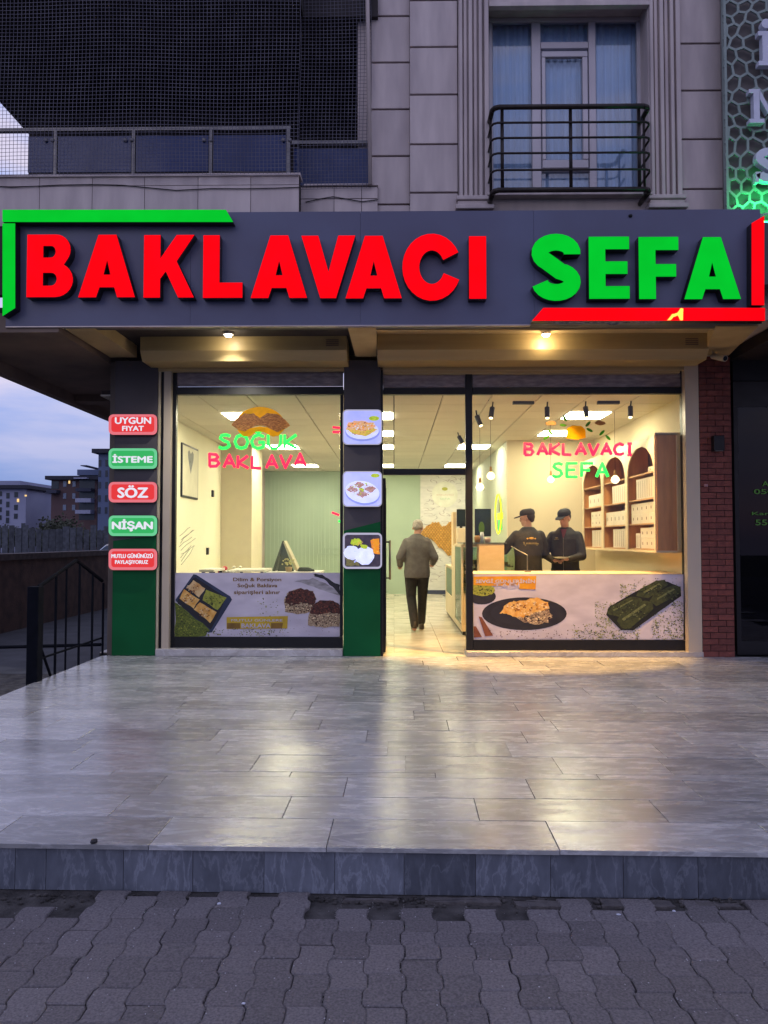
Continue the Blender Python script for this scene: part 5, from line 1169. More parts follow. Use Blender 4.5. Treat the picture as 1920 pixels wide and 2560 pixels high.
# ---- arched shelf unit on the right wall
SH = thing('arched_shelf_unit', 'wall hung wooden shelf unit with three arched bays full of white boxes', 'shelf', (3.37, 11.1, 1.25))
xF, xB_ = 3.22, XRw - .004; ys_ = [9.36, 10.52, 11.74, 12.96]; z0_, z1_ = 1.24, 2.66
face = M('shelf_face', (.70, .58, .38), (.64, .52, .33), rough=.45, scale=4)
MB().box(xB_ - .02, ys_[0], z0_, xB_, ys_[3], z1_).build('back_panel', M('shelf_back', (.24, .12, .065), (.17, .085, .045), rough=.6), SH)
for i, y in enumerate(ys_): MB().box(xF, y - .022, z0_, xB_ - .021, y + .022, z1_ if i else z1_ + .01).build('side_panel', woodw, SH)
levels = [z0_ + .02, 1.585, 1.905, 2.235]
for i in range(3):
    ya, yb = ys_[i] + .023, ys_[i + 1] - .023
    for z in levels: MB().box(xF + .012, ya, z - .018, xB_ - .021, yb, z).build('shelf', wood, SH)
    # arched face board
    yc, rr_ = (ya + yb) / 2, (yb - ya) / 2 - .03; zs = 2.235
    top = [(yc + rr_ * math.cos(R(a)), zs + (.345) * math.sin(R(a))) for a in range(0, 181, 12)]
    m_ = MB(); P_ = [(ya - .023, zs), (ya + .03 - .0, zs)]
    for (p, q) in zip(top, top[1:]):
        v = [(xF - .016, p[0], p[1]), (xF - .016, q[0], q[1]), (xF - .016, q[0], z1_), (xF - .016, p[0], z1_)]; v += [(x + .018, y, z) for x, y, z in v]
        m_.add(v, [(0, 1, 2, 3), (7, 6, 5, 4), (0, 4, 5, 1)])
    m_.box(xF - .016, ya - .02, z0_, xF + .002, ya + .03, z1_).box(xF - .016, yb - .03, z0_, xF + .002, yb + .02, z1_)
    m_.build('arch_face', face, SH)
MB().box(xF - .016, ys_[0] - .02, z0_ - .025, xB_, ys_[3] + .02, z0_ - .001).box(xF - .016, ys_[0] - .022, z1_ + .001, xB_, ys_[3] + .02, z1_ + .03).build('rail', face, SH)
MB().box(XRw - .07, 9.30, 1.24, XRw - .002, 9.345, 2.66).build('edge_board', face, SH)
# boxes
bxm = M('box_white', (.62, .56, .46), (.56, .5, .4), rough=.6, scale=2, vary=.06); dotm = M('box_print', (.10, .04, .03), rough=.6)
bname = {0: 'nearest bay', 1: 'middle bay', 2: 'far bay'}; lname = ['bottom shelf', 'second shelf', 'third shelf', 'top shelf']
def pbox(y0, y1, z0, h, dep, lab, upright=False, fx=None):
    fx = fx or xF + .035
    t_ = thing('pastry_box', lab, 'box', (fx + dep / 2, (y0 + y1) / 2, z0), 'white pastry boxes on the arched shelves')
    MB().box(fx, y0 + .002, z0, fx + dep, y1 - .002, z0 + h - .002).build('carton', bxm, t_, bevel=.002)
    m_ = MB(); yc = (y0 + y1) / 2
    if upright: m_.box(fx - .0012, y1 - .02, z0 + .02, fx - .0002, y1 - .014, z0 + h - .03)
    else:
        for s in (-.25, .25): m_.box(fx - .0012, yc + s * (y1 - y0) - .012, z0 + h * .35, fx - .0002, yc + s * (y1 - y0) + .012, z0 + h * .62)
    m_.build('print', dotm, t_)
rn = random.Random(31); ordn = ['first', 'second', 'third', 'fourth', 'fifth', 'sixth', 'seventh', 'eighth', 'ninth', 'tenth', 'eleventh', 'twelfth']
def flat_stack(bay, lvl, y0, y1, cols, nrow, h):
    w_ = (y1 - y0) / cols
    for c_ in range(cols):
        for r_ in range(nrow):
            pbox(y0 + c_ * w_, y0 + (c_ + 1) * w_, levels[lvl] + .001 + r_ * h, h, .24, f'flat white box, {lname[lvl]}, {bname[bay]}, {ordn[r_]} up in {ordn[c_]} stack from the front')
def upright(bay, lvl, y0, y1, n, h):
    w_ = (y1 - y0) / n
    for c_ in range(n): pbox(y0 + c_ * w_, y0 + (c_ + 1) * w_, levels[lvl] + .001, h, .24, f'upright white box, {lname[lvl]} of the {bname[bay]}, {ordn[c_]} from the front', True)
b0, b1, b2, b3 = ys_
flat_stack(0, 0, b0 + .03, b0 + .72, 2, 2, .135); upright(0, 0, b0 + .74, b0 + .92, 3, .2); flat_stack(0, 1, b0 + .03, b1 - .06, 3, 2, .135); upright(0, 2, b0 + .03, b0 + .88, 10, .27)
flat_stack(0, 3, b0 + .04, b0 + .4, 1, 1, .07)
upright(1, 0, b1 + .03, b1 + .82, 8, .27); flat_stack(1, 1, b1 + .03, b2 - .03, 3, 1, .20); upright(1, 2, b1 + .05, b1 + .85, 8, .26)
upright(2, 0, b2 + .03, b2 + .80, 7, .27); flat_stack(2, 1, b2 + .03, b2 + .84, 2, 2, .12); flat_stack(2, 2, b2 + .03, b2 + 1.0, 2, 1, .2)

# ---- track lighting and pendants
warm = (1.0, .62, .26)
TR = thing('lighting_track', 'long black ceiling track with drivers above the right window', 'track', (2.3, 9.6, 3.08), 'black ceiling tracks')
Yt = 9.62; zt_ = Z(1003, Yt)
MB().box(X(1203, Yt), Yt - .018, zt_, X(1603, Yt), Yt + .018, zt_ + .03).box(X(1203, Yt), Yt + .019, zt_, X(1203, Yt) + .036, 12.9, zt_ + .03).build('rail', blackm, TR)
MB().tube((X(1300, Yt), Yt, zt_ + .031), (X(1300, Yt), Yt, ZC), .006).tube((X(1560, Yt), Yt, zt_ + .031), (X(1560, Yt), Yt, ZC), .006).build('hanger', blackm, TR)
for a, b in ((1284, 1337), (1497, 1552)): MB().box(X(a, Yt), Yt - .03, zt_ - .045, X(b, Yt), Yt + .03, zt_ - .001).build('driver_box', blackm, TR)
spl = [(1197, 1052, Yt + .3, .35, 'track spot at the left end of the black rail'), (1229, 1032, Yt, -.18, 'second track spot from the left on the black rail'), (1368, 1032, Yt, -.05, 'middle track spot between the two driver boxes'), (1465, 1031, Yt, .0, 'track spot under the large light panel'), (1576, 1030, Yt, -.12, 'track spot nearest the right wall'), (1152, 1100, 12.4, .5, 'lone black track spot left of the black door post')]
for px, py, Y, tl, lab in spl:
    p = at(px, py, Y); t_ = thing('track_spot', lab, 'spotlight', (p.x, Y, p.z), 'black track spotlights')
    ax = Vector((tl, -.35, -1)).normalized(); a, b = p - ax * .075, p + ax * .075
    MB().tube(a, b, .032, None, 14).build('head', blackm, t_); MB().tube(a, (p.x - tl * .1, Y, min(zt_ - .001, a.z + .07)), .01).build('arm', blackm, t_)
    MB().tube(b + ax * .0005, b + ax * .004, .024, None, 12).build('lens', lamp('track_lens', (1, .75, .42), 6), t_)
    ld = bpy.data.lights.new('track_lamp', 'SPOT'); ld.energy = 110; ld.color = (1, .60, .24); ld.spot_size = R(105); ld.spot_blend = .8; ld.shadow_soft_size = .03
    lo = bpy.data.objects.new('track_lamp', ld); COL.objects.link(lo); lo.parent = t_; lo.location = ax * .1; lo.rotation_euler = ax.to_track_quat('-Z', 'Y').to_euler()
def pendant(px, py, Y, lab):
    p = at(px, py, Y); t_ = thing('pendant_bulb', lab, 'pendant light', (p.x, Y, ZC), 'bare pendant bulbs over the counter')
    MB().tube((p.x, Y, p.z + .11), (p.x, Y, ZC), .0025, None, 5).build('cord', blackm, t_)
    MB().tube((p.x, Y, p.z + .05), (p.x, Y, p.z + .12), .02, .014, 10).build('socket', M('brass', (.5, .28, .07), (.4, .2, .05), rough=.35, metal=.6), t_)
    MB().loft([(p.x, Y, p.z - .065, .012, .012), (p.x, Y, p.z - .055, .035, .035), (p.x, Y, p.z - .02, .06, .06), (p.x, Y, p.z + .015, .05, .05), (p.x, Y, p.z + .045, .022, .022)], 14).build('bulb', lamp('bulb_glow', (1, .80, .42), 3.4), t_, smooth=True)
pendant(1200, 1216, 10.6, 'lower pendant bulb beside the black door post'); pendant(1227, 1188, 10.6, 'slightly higher pendant bulb, second from the black door post')
pendant(1377, 1197, 11.6, 'pendant bulb at the foot of the green neon S'); pendant(1538, 1197, 10.4, 'pendant bulb in front of the middle arch of the shelves')
# ================================================================== PEOPLE
skin = M('skin', (.50, .27, .18), (.44, .22, .15), rough=.55, scale=14)
def chain(mb, pts, rs, n=10):
    for i in range(len(pts) - 1): mb.tube(pts[i], pts[i + 1], rs[i], rs[i + 1], n)
    for p, r in zip(pts, rs): mb.ball(p, (r, r, r), 8, n)
def hand(mb, w, d, up, s=1.0, curl=.5, side=1):
    """palm, four unequal bent fingers and a thumb; w = wrist, d = direction of the hand, up = back of the hand"""
    d = Vector(d).normalized(); up = Vector(up); up = (up - d * up.dot(d)).normalized(); c = d.cross(up) * side; w = Vector(w)
    for t in (-.5, .5): mb.tube(w + c * t * .03 * s, w + d * .085 * s + c * t * .052 * s, .018 * s, .016 * s, 8)
    mb.ball(w + d * .045 * s, (.034 * s, .034 * s, .026 * s), 6, 8)
    for k, (o, ln) in enumerate(((-.036, .066), (-.012, .076), (.012, .070), (.034, .055))):
        p = w + d * .085 * s + c * o * s; q = p + (d * math.cos(curl * .6) - up * math.sin(curl * .6)) * ln * .5 * s; r_ = q + (d * math.cos(curl * 1.8) - up * math.sin(curl * 1.8)) * ln * .5 * s
        mb.tube(p, q, .0095 * s, .009 * s, 6); mb.tube(q, r_, .009 * s, .0075 * s, 6); mb.ball(q, (.009 * s,) * 3, 4, 6); mb.ball(r_, (.0075 * s,) * 3, 4, 6)
    p = w + d * .025 * s - c * .030 * s; q = p + (d * .6 - c * .6 - up * .3).normalized() * .04 * s; r_ = q + (d * .9 - c * .1 - up * .4).normalized() * .032 * s
    mb.tube(p, q, .013 * s, .011 * s, 6); mb.tube(q, r_, .011 * s, .009 * s, 6); mb.ball(q, (.011 * s,) * 3, 4, 6)
def head(mb, c, yaw, pitch=0, s=1.0):
    """skull, jaw, nose, brow, ears, facing local +Y turned by yaw"""
    Rz = Matrix.Rotation(yaw, 3, 'Z') @ Matrix.Rotation(pitch, 3, 'X'); c = Vector(c)
    def b(p, r):
        t = MB().ball((0, 0, 0), r, 12, 16); mb.add([c + Rz @ (Vector(v) + Vector(p)) * s for v in t.v], t.f)
    b((0, -.01, .03), (.074, .094, .090)); b((0, .025, -.045), (.055, .062, .062)); b((0, .062, -.075), (.028, .026, .022)); b((0, .092, -.012), (.012, .018, .022)); b((0, .082, .008), (.010, .016, .026))
    b((0, .076, .035), (.046, .018, .010)); b((0, .082, -.047), (.024, .010, .007)); b((0, .080, -.058), (.021, .010, .007))
    for sx in (-1, 1): b((sx * .076, -.005, -.008), (.010, .018, .030)); b((sx * .03, .080, .012), (.012, .006, .008))
    return Rz
def place(root, loc, rz):
    root.location = loc; root.rotation_euler = (0, 0, rz)
def eyes(root, c, Rz, s=1.0):
    for sx in (-1, 1): MB().ball(Vector(c) + Rz @ Vector((sx * .030, .0845, .012)) * s, (.009, .006, .006), 6, 8).build('eye', M('eye_dark', (.03, .02, .02), rough=.2), root)

# walking man seen from behind, local +Y = walking direction
def man_walking():
    t = thing('person', 'grey haired person in a grey tweed jacket and black trousers walking into the shop', 'person', (0, 0, 0))
    lh, rh = (-.095, .02, .90), (.095, .0, .90)
    la, ra = (-.055, -.20, .13), (.085, .20, .085); lk, rk = (-.085, .05, .50), (.095, .15, .50)
    sl_, sr_ = (-.155, .0, 1.33), (.155, .0, 1.33); el_, er_ = (-.265, -.06, 1.11), (.265, -.05, 1.11); wl_, wr_ = (-.25, .14, .99), (.26, .17, 1.02)
    b = MB(); hc = (.02, .06, 1.555); Rz = head(b, hc, R(-14), R(-14), 1.02)
    b.tube((.0, .015, 1.36), (.015, .045, 1.50), .062, .056, 12)
    b.loft([(0, 0, .86, .15, .10), (0, 0, 1.0, .155, .105), (0, 0, 1.2, .165, .11), (0, 0, 1.36, .15, .09), (0, .01, 1.42, .07, .06)], 16)
    for s_, e_, w_, sd in ((sl_, el_, wl_, -1), (sr_, er_, wr_, 1)):
        chain(b, [s_, e_, w_], [.052, .040, .028]); hand(b, w_, (0.05 * sd, .9, -.25), (sd * .7, 0, .6), 1, .9, sd)
    chain(b, [lh, lk, la], [.08, .055, .038]); chain(b, [rh, rk, ra], [.08, .055, .038])
    for a_, d in ((la, 1), (ra, 1)): b.tube((a_[0], a_[1] - .03, .05), (a_[0], a_[1] + .14, .035), .035, .03, 8)
    rm_obj(b, 'body', skin, t, .009, 3)
    eyes(t, hc, Rz, 1.02)
    h = MB(); H = Matrix.Rotation(R(-14), 3, 'Z') @ Matrix.Rotation(R(-14), 3, 'X'); tmp = MB().ball((0, -.018, .038), (.081, .096, .088), 14, 18).ball((0, -.06, .0), (.068, .050, .048), 10, 12)
    h.add([Vector(hc) + H @ Vector(v) * 1.02 for v in tmp.v], tmp.f); h.v = [v for v in h.v]
    rm_obj(h, 'hair', M('grey_hair', (.36, .33, .28), (.22, .20, .17), rough=.75, scale=40, bump=.8, bscale=160, coord='obj'), t, .008, 1)
    j = MB(); j.loft([(0, -.005, .80, .195, .135), (0, -.005, .88, .20, .145), (0, -.005, 1.0, .192, .14), (0, -.008, 1.12, .192, .142), (0, -.01, 1.25, .200, .142), (0, -.005, 1.34, .192, .125), (0, .005, 1.40, .145, .10), (.0, .015, 1.445, .085, .075)], 24)
    for s_, e_, w_ in ((sl_, el_, wl_), (sr_, er_, wr_)):
        s2 = (s_[0], s_[1], s_[2]); mid = tuple((a + b_) / 2 for a, b_ in zip(s_, e_)); chain(j, [s2, mid, e_, w_], [.072, .068, .062, .050])
    j.ball((0, .01, 1.44), (.085, .078, .03), 6, 14)
    rm_obj(j, 'jacket', M('tweed_grey', (.125, .115, .105), (.088, .080, .074), rough=.9, scale=14, bump=.8, bscale=16, coord='obj', detail=9), t, .011, 3)
    p = MB(); chain(p, [(-.085, .0, .88), lh, lk, (la[0], la[1] - .005, .11)], [.115, .105, .078, .064]); chain(p, [(.085, 0, .88), rh, rk, (ra[0], ra[1] - .005, .12)], [.115, .105, .076, .064]); p.ball((0, -.01, .90), (.175, .125, .12), 10, 16)
    rm_obj(p, 'trousers', M('black_cloth', (.024, .020, .018), (.012, .01, .01), rough=.85, scale=12, bump=.9, bscale=18, coord='obj'), t, .010, 2)
    sh = MB()
    for a_, hl in ((la, .06), (ra, .0)):
        sh = MB(); sh.loft([(a_[0], a_[1] + .045, hl, .045, .125), (a_[0], a_[1] + .045, .03 + hl, .048, .128), (a_[0], a_[1] + .03, .07 + hl, .042, .10), (a_[0], a_[1], .10 + hl, .04, .05)], 16)
        if hl: sh.v = [(x, y, z - max(0, y - a_[1]) * hl * 5) for x, y, z in sh.v]
        sh.build('shoe', M('brown_shoe', (.05, .03, .02), (.03, .02, .015), rough=.4), t, smooth=True)
    return t
wm = man_walking()
q = at(1042, 1568, 11.75); place(wm, (q.x, 11.6, 0), R(3)); wm.scale = (1.0, 1.0, 1.0)
bpy.context.view_layer.update()

blackj = M('black_jacket', (.022, .018, .016), (.012, .010, .010), rough=.75, scale=10, bump=.8, bscale=16, coord='obj')
blackt = M('black_trousers', (.012, .012, .014), (.008, .008, .01), rough=.8, coord='obj')
def worker(lab, torso_rz, head_yaw, head_pitch, arms, cap_col, logo, lean=0.0, inner=None):
    """upper garment, trousers, cap; local +Y is the way the chest faces"""
    t = thing('person', lab, 'person', (0, 0, 0))
    b = MB(); hc = (0, .045 + lean, 1.675); Rz = head(b, hc, head_yaw, head_pitch, 1.05)
    b.tube((0, .0 + lean * .7, 1.46), (0, .03 + lean, 1.62), .062, .056, 12)
    b.loft([(0, 0, .90, .15, .10), (0, 0, 1.1, .155, .105), (0, lean * .4, 1.3, .17, .11), (0, lean * .6, 1.46, .15, .09), (0, lean * .7, 1.52, .07, .06)], 16)
    for s_, e_, w_, hd, up, sd in arms: chain(b, [s_, e_, w_], [.052, .040, .028]); hand(b, w_, hd, up, 1.0, .7, sd)
    for sd in (-1, 1):
        chain(b, [(sd * .095, 0, .95), (sd * .11, .02, .52), (sd * .11, -.02, .09)], [.08, .055, .04]); b.tube((sd * .11, -.05, .05), (sd * .12, .13, .035), .035, .03, 8)
    rm_obj(b, 'body', skin, t, .009, 3); eyes(t, hc, Rz, 1.05)
    j = MB(); j.loft([(0, 0, .86, .195, .14), (0, 0, .95, .20, .145), (0, 0, 1.1, .195, .14), (0, lean * .3, 1.25, .21, .148), (0, lean * .5, 1.38, .215, .145), (0, lean * .6, 1.46, .195, .12), (0, lean * .7, 1.51, .13, .095), (0, lean * .8, 1.555, .085, .075)], 24)
    for s_, e_, w_, hd, up, sd in arms:
        s2 = (s_[0] * .9, s_[1], s_[2] - .01); mid = tuple((a + b_) / 2 for a, b_ in zip(s_, e_)); chain(j, [s2, mid, e_, w_], [.080, .073, .063, .046])
    rm_obj(j, 'jacket', blackj, t, .011, 3)
    p = MB()
    for sd in (-1, 1): chain(p, [(sd * .09, 0, .93), (sd * .11, .02, .52), (sd * .11, -.02, .1)], [.12, .08, .065])
    p.ball((0, 0, .93), (.18, .13, .12), 10, 16); rm_obj(p, 'trousers', blackt, t, .012, 2)
    sh = MB()
    for sd in (-1, 1):
        sh = MB(); sh.loft([(sd * .115, .03, .0, .046, .13), (sd * .115, .03, .03, .048, .13), (sd * .112, .0, .08, .04, .07), (sd * .112, -.02, .11, .045, .05)], 14)
        sh.build('shoe', blackm, t, smooth=True)
    c_ = MB(); H = Matrix.Rotation(head_yaw, 3, 'Z') @ Matrix.Rotation(head_pitch, 3, 'X'); tmp = MB()
    tmp.loft([(0, -.012, .045, .085, .104), (0, -.012, .075, .088, .107), (0, -.012, .11, .078, .096), (0, -.012, .132, .05, .062)], 20)
    tmp.add([(-.062, .075, .042), (.062, .075, .042), (.058, .150, .030), (.030, .175, .026), (-.030, .175, .026), (-.058, .150, .030), (-.062, .075, .054), (.062, .075, .054), (.058, .150, .040), (.030, .175, .036), (-.030, .175, .036), (-.058, .150, .040)],
            [(5, 4, 3, 2, 1, 0), (6, 7, 8, 9, 10, 11), (0, 1, 7, 6), (1, 2, 8, 7), (2, 3, 9, 8), (3, 4, 10, 9), (4, 5, 11, 10), (5, 0, 6, 11)])
    c_.add([Vector(hc) + H @ Vector(v) * 1.05 for v in tmp.v], tmp.f); rm_obj(c_, 'cap', cap_col, t, .006, 1)
    hh = MB(); tmp = MB().ball((0, -.035, .02), (.080, .078, .062), 12, 16).ball((0, -.06, -.02), (.06, .04, .04), 8, 12); hh.add([Vector(hc) + H @ Vector(v) * 1.05 for v in tmp.v], tmp.f); rm_obj(hh, 'hair', M('short_dark_hair', (.06, .04, .03), (.03, .02, .016), rough=.8, scale=60, bump=.8, bscale=200), t, .008, 1)
    return t, hc, H
# left man: back to the window, head turned left, arm stretched to the left
arms = [((-.19, 0, 1.44), (-.31, .12, 1.22), (-.46, .26, 1.20), (-1, .4, -.1), (0, 0, 1), -1), ((.19, 0, 1.44), (.27, .06, 1.17), (.14, .25, 1.12), (-.5, .8, -.1), (0, 0, 1), 1)]
ml, hc, H = worker('man in black cap and black jacket with yellow back print, seen from behind', 0, R(62), R(-8), arms, M('cap_charcoal', (.05, .04, .04), (.03, .026, .026), rough=.9), None)
# printed emblem on the back: small shapes following the cloth
em = M('jacket_print', (.30, .22, .07), (.10, .09, .04), rough=.7, scale=60, coord='obj'); emy = M('jacket_print_gold', (.60, .36, .06), rough=.6)
m_ = MB()
for i in range(9):
    a = R(180 + 20 * i); m_.ball((.105 * math.cos(a), -.142 + abs(math.cos(a)) * .012, 1.335 + .06 * math.sin(a)), (.013, .004, .010), 4, 6)
for i in range(8): m_.box(-.08 + i * .021, -.1465, 1.31, -.066 + i * .021, -.1435, 1.335)
m_.build('back_print', em, ml); MB().ball((0, -.146, 1.395), (.035, .005, .016), 6, 10).ball((-.055, -.141, 1.39), (.014, .005, .010), 5, 8).ball((.055, -.141, 1.39), (.014, .005, .010), 5, 8).build('back_print', emy, ml)
q = at(1321, 1420, 10.85); place(ml, (q.x, 10.85, 0), R(8))
# right man: three quarter view facing left, looking down, plate in his hand
arms = [((-.19, 0, 1.43), (-.25, .08, 1.14), (-.10, .25, 1.10), (.8, .6, 0), (0, 0, 1), -1), ((.19, 0, 1.43), (.30, .03, 1.17), (.14, .22, 1.08), (-.9, .35, .0), (0, 0, 1), 1)]
mr_, hc, H = worker('man in navy cap and black jacket looking down, holding a white plate', 0, R(-20), R(-16), arms, M('cap_navy', (.02, .022, .03), (.014, .015, .02), rough=.9), None)
m_ = MB(); m_.add([(-.05, .135, 1.52), (.05, .135, 1.52), (.0, .165, 1.36)], [(0, 1, 2)]); m_.v = [(-.045, .105, 1.525), (.045, .105, 1.525), (0.0, .158, 1.38)]; m_.build('shirt', M('maroon_shirt', (.12, .02, .03), rough=.8), mr_)
MB().tube((0, .155, 1.40), (0, .155, .92), .004, None, 6).build('zip', steelm, mr_)
m_ = MB(); 
for i in range(5): m_.box(.065 + i * .014, .148, 1.375, .073 + i * .014, .152, 1.385)
m_.ball((.095, .148, 1.40), (.022, .004, .009), 5, 8); m_.build('chest_print', em, mr_)
q = at(1411, 1420, 10.95); place(mr_, (q.x + .02, 10.98, 0), R(180 - 22))
bpy.context.view_layer.update()
wp = mr_.matrix_world @ Vector((.02, .25, 1.10))
wp = mr_.matrix_world @ Vector((.0, .30, 1.095))
tpl = thing('plate', 'white plate held in the hand of the man with the navy cap', 'plate', (wp.x, wp.y, wp.z)); MB().loft([(wp.x, wp.y, wp.z + .012, .06, .06), (wp.x, wp.y, wp.z + .034, .115, .115), (wp.x, wp.y, wp.z + .038, .118, .118)], 24).build('dish', M('porcelain', (.7, .66, .6), rough=.25), tpl, smooth=True)

# ================================================================== SIDE RAILING, NEIGHBOUR, STREET BEYOND
irn = M('iron_dark', (.005, .006, .011), (.003, .004, .007), rough=.85, scale=10, spec=.1)
RL = thing('iron_railing', 'black iron railing with peaked top and heavy post at the platform edge', 'railing', (PX0 - .04, 8.3, 0))
xr = PX0 - .035
def ry(px): return abs(xr) * F / (985 - px)
zp0, zp1, zp2 = Z(1466, 7.42), Z(1401, 8.34), Z(1453, 9.05)
MB().box(xr - .055, 7.33, -.6, xr + .055, 7.45, zp0).build('post', irn, RL, bevel=.006)
MB().tube((xr, 7.45, zp0 - .01), (xr, 8.34, zp1), .02).build('top_rail', irn, RL); MB().tube((xr, 8.34, zp1), (xr, 9.08, zp2), .02).build('top_rail', irn, RL)
MB().tube((xr, 7.45, .20), (xr, 9.1, .20), .012).build('bottom_rail', irn, RL)
MB().tube((xr, 7.45, .40), (xr, 7.75, -.02), .014).build('brace', irn, RL)
for px, r_ in ((138, .014), (164, .011), (197, .014), (230, .014), (257, .014)):
    y = ry(px); zt2 = zp0 + (zp1 - zp0) * (y - 7.42) / .92 if y < 8.34 else zp1 + (zp2 - zp1) * (y - 8.34) / .71
    MB().tube((xr, y, -.3), (xr, y, zt2), r_).build('baluster', irn, RL)
# low rail running out to the left behind the post
o = MB().tube((-9, 9.6, -.10), (PX0 - .05, 9.1, .12), .02).build('pipe', irn, None, loc=(-6, 9.4, 0)); tag(o, 'thin dark pipe rail running low beyond the railing post', 'rail')
# wall across the side street
wl = M('garden_wall', sr(92, 70, 62), sr(62, 48, 46), rough=.9, scale=5, bump=.8, bscale=40, detail=9)
GW = thing('garden_wall', 'long low brown rendered wall across the side street', 'wall', (-6.75, 20, GZ))
MB().box(-7.0, 9.0, GZ - .1, -6.65, 60, 1.02).build('wall_body', wl, GW); MB().box(-7.04, 9.0, 1.021, -6.61, 60, 1.13).build('coping', M('wall_coping', sr(84, 72, 70), sr(60, 52, 52), rough=.9, scale=8), GW)
FW = thing('panel_fence', 'grey vertical board fence standing behind the brown wall', 'fence', (-20, 24, GZ)); fm = M('fence_grey', sr(84, 88, 98), sr(56, 60, 68), rough=.8, scale=9, vary=.25)
bx = MB().box(-.5, -.5, 0, .5, .5, 1).mesh('board'); rn = random.Random(2)
for i in range(46):
    x = -19.5 + i * .235
    if x > -8.9: break
    piece('board', bx, FW, (x, 26.0, GZ), None, (.20 + rn.uniform(-.05, .03), .03, 2.0 + rn.uniform(-.12, .1)), fm)
for i in range(4): piece('post', bx, FW, (-19.4 + i * 3.3, 26.08, GZ), None, (.1, .1, 2.15), fm)
MB().box(-19.6, 26.02, 1.4, -8.8, 26.05, 1.46).box(-19.6, 26.02, .2, -8.8, 26.05, .26).build('rail', fm, FW)
# parked car beyond the wall
CR = thing('parked_car', 'dark parked car behind the wall with a pale roof edge', 'car', (-9.0, 23.0, GZ)); cp = M('car_paint', (.03, .035, .045), (.025, .03, .04), rough=.25, coat=.6, scale=2)
def carloft(sec, mat, name):
    m_ = MB(); n = len(sec); 
    for y in (22.15, 22.25, 23.75, 23.85):
        k = .94 if y in (22.15, 23.85) else 1
        m_.v += [(-9.7 + x, y, GZ + .55 + (z - .55) * k) for x, z in sec]
    for s in range(3): m_.f += [(s * n + i, s * n + (i + 1) % n, (s + 1) * n + (i + 1) % n, (s + 1) * n + i) for i in range(n)]
    m_.f += [tuple(range(n - 1, -1, -1)), tuple(range(3 * n, 4 * n))]; m_.build(name, mat, CR)
carloft([(-.2, .28), (-.25, .7), (.3, .92), (.9, .98), (3.5, .98), (4.0, .9), (4.05, .5), (4.0, .28)], cp, 'body'); carloft([(.7, .985), (1.25, 1.44), (1.6, 1.54), (2.9, 1.55), (3.5, 1.3), (3.75, .985)], glass('car_glass', (.05, .06, .07), 2, .1), 'windows')
MB().box(-9.7 + 1.45, 22.28, GZ + 1.53, -9.7 + 3.0, 23.72, GZ + 1.575).build('roof', M('car_roof', sr(150, 154, 170), rough=.3), CR, bevel=.01)
for x in (.55, 3.3):
    for y in (22.12, 23.72): MB().tube((-9.7 + x, y, GZ + .32), (-9.7 + x, y + .16, GZ + .32), .32, None, 20).build('wheel', blackm, CR)
# trees and hedge line
def tree(px, Y, h, r, lab, seed, cat='tree'):
    x = X(px, Y, 1300); rn = random.Random(seed); t_ = thing('leafy_tree', lab, cat, (x, Y, GZ), 'dark trees beyond the fence')
    m_ = MB().tube((x, Y, GZ), (x + .1, Y, GZ + h * .45), .16, .09, 8)
    for k in range(6): a = rn.random() * 6.3; m_.tube((x + .05, Y, GZ + h * .35), (x + math.cos(a) * r * .6, Y + math.sin(a) * r * .6, GZ + h * rn.uniform(.55, .85)), .07, .02, 5)
    m_.build('trunk', M('bark_dark', (.04, .03, .025), rough=.9), t_)
    m_ = MB()
    for k in range(1500):
        a, b, c = rn.gauss(0, .42), rn.gauss(0, .42), rn.gauss(0, .34); 
        if a * a + b * b + c * c > 1: continue
        p = Vector((x + a * r, Y + b * r, GZ + h * .68 + c * h * .36)); s_ = rn.uniform(.06, .15); d1 = Vector((rn.gauss(0, 1), rn.gauss(0, 1), rn.gauss(0, 1))).normalized() * s_; d2 = d1.orthogonal().normalized() * s_ * .6
        m_.add([p - d1, p + d2, p + d1, p - d2], [(0, 1, 2, 3)])
    m_.build('crown', M('leaf_dark', (.030, .040, .025), (.05, .055, .03), rough=.8, scale=3), t_)
for i, (px, Y, h, r) in enumerate(((20, 60, 2.5, 2.8), (62, 58, 2.3, 2.4), (105, 62, 2.4, 2.6), (148, 52, 3.3, 1.7), (185, 66, 2.7, 3.0), (225, 58, 2.2, 2.6), (262, 64, 2.5, 3.0), (-20, 62, 2.9, 3))):
    tree(px, Y, h, r, ['dark tree at the far left under the pale apartment block', 'low dark tree right of the far left one', 'low dark bush tree before the unlit apartment frame', 'taller dark tree before the brown apartment block', 'broad dark tree below the balconies of the brown block', 'low dark tree right of the brown block foot', 'dark tree beside the grey pier under the tall block', 'dark tree cut by the left edge of the picture'][i], i + 50)
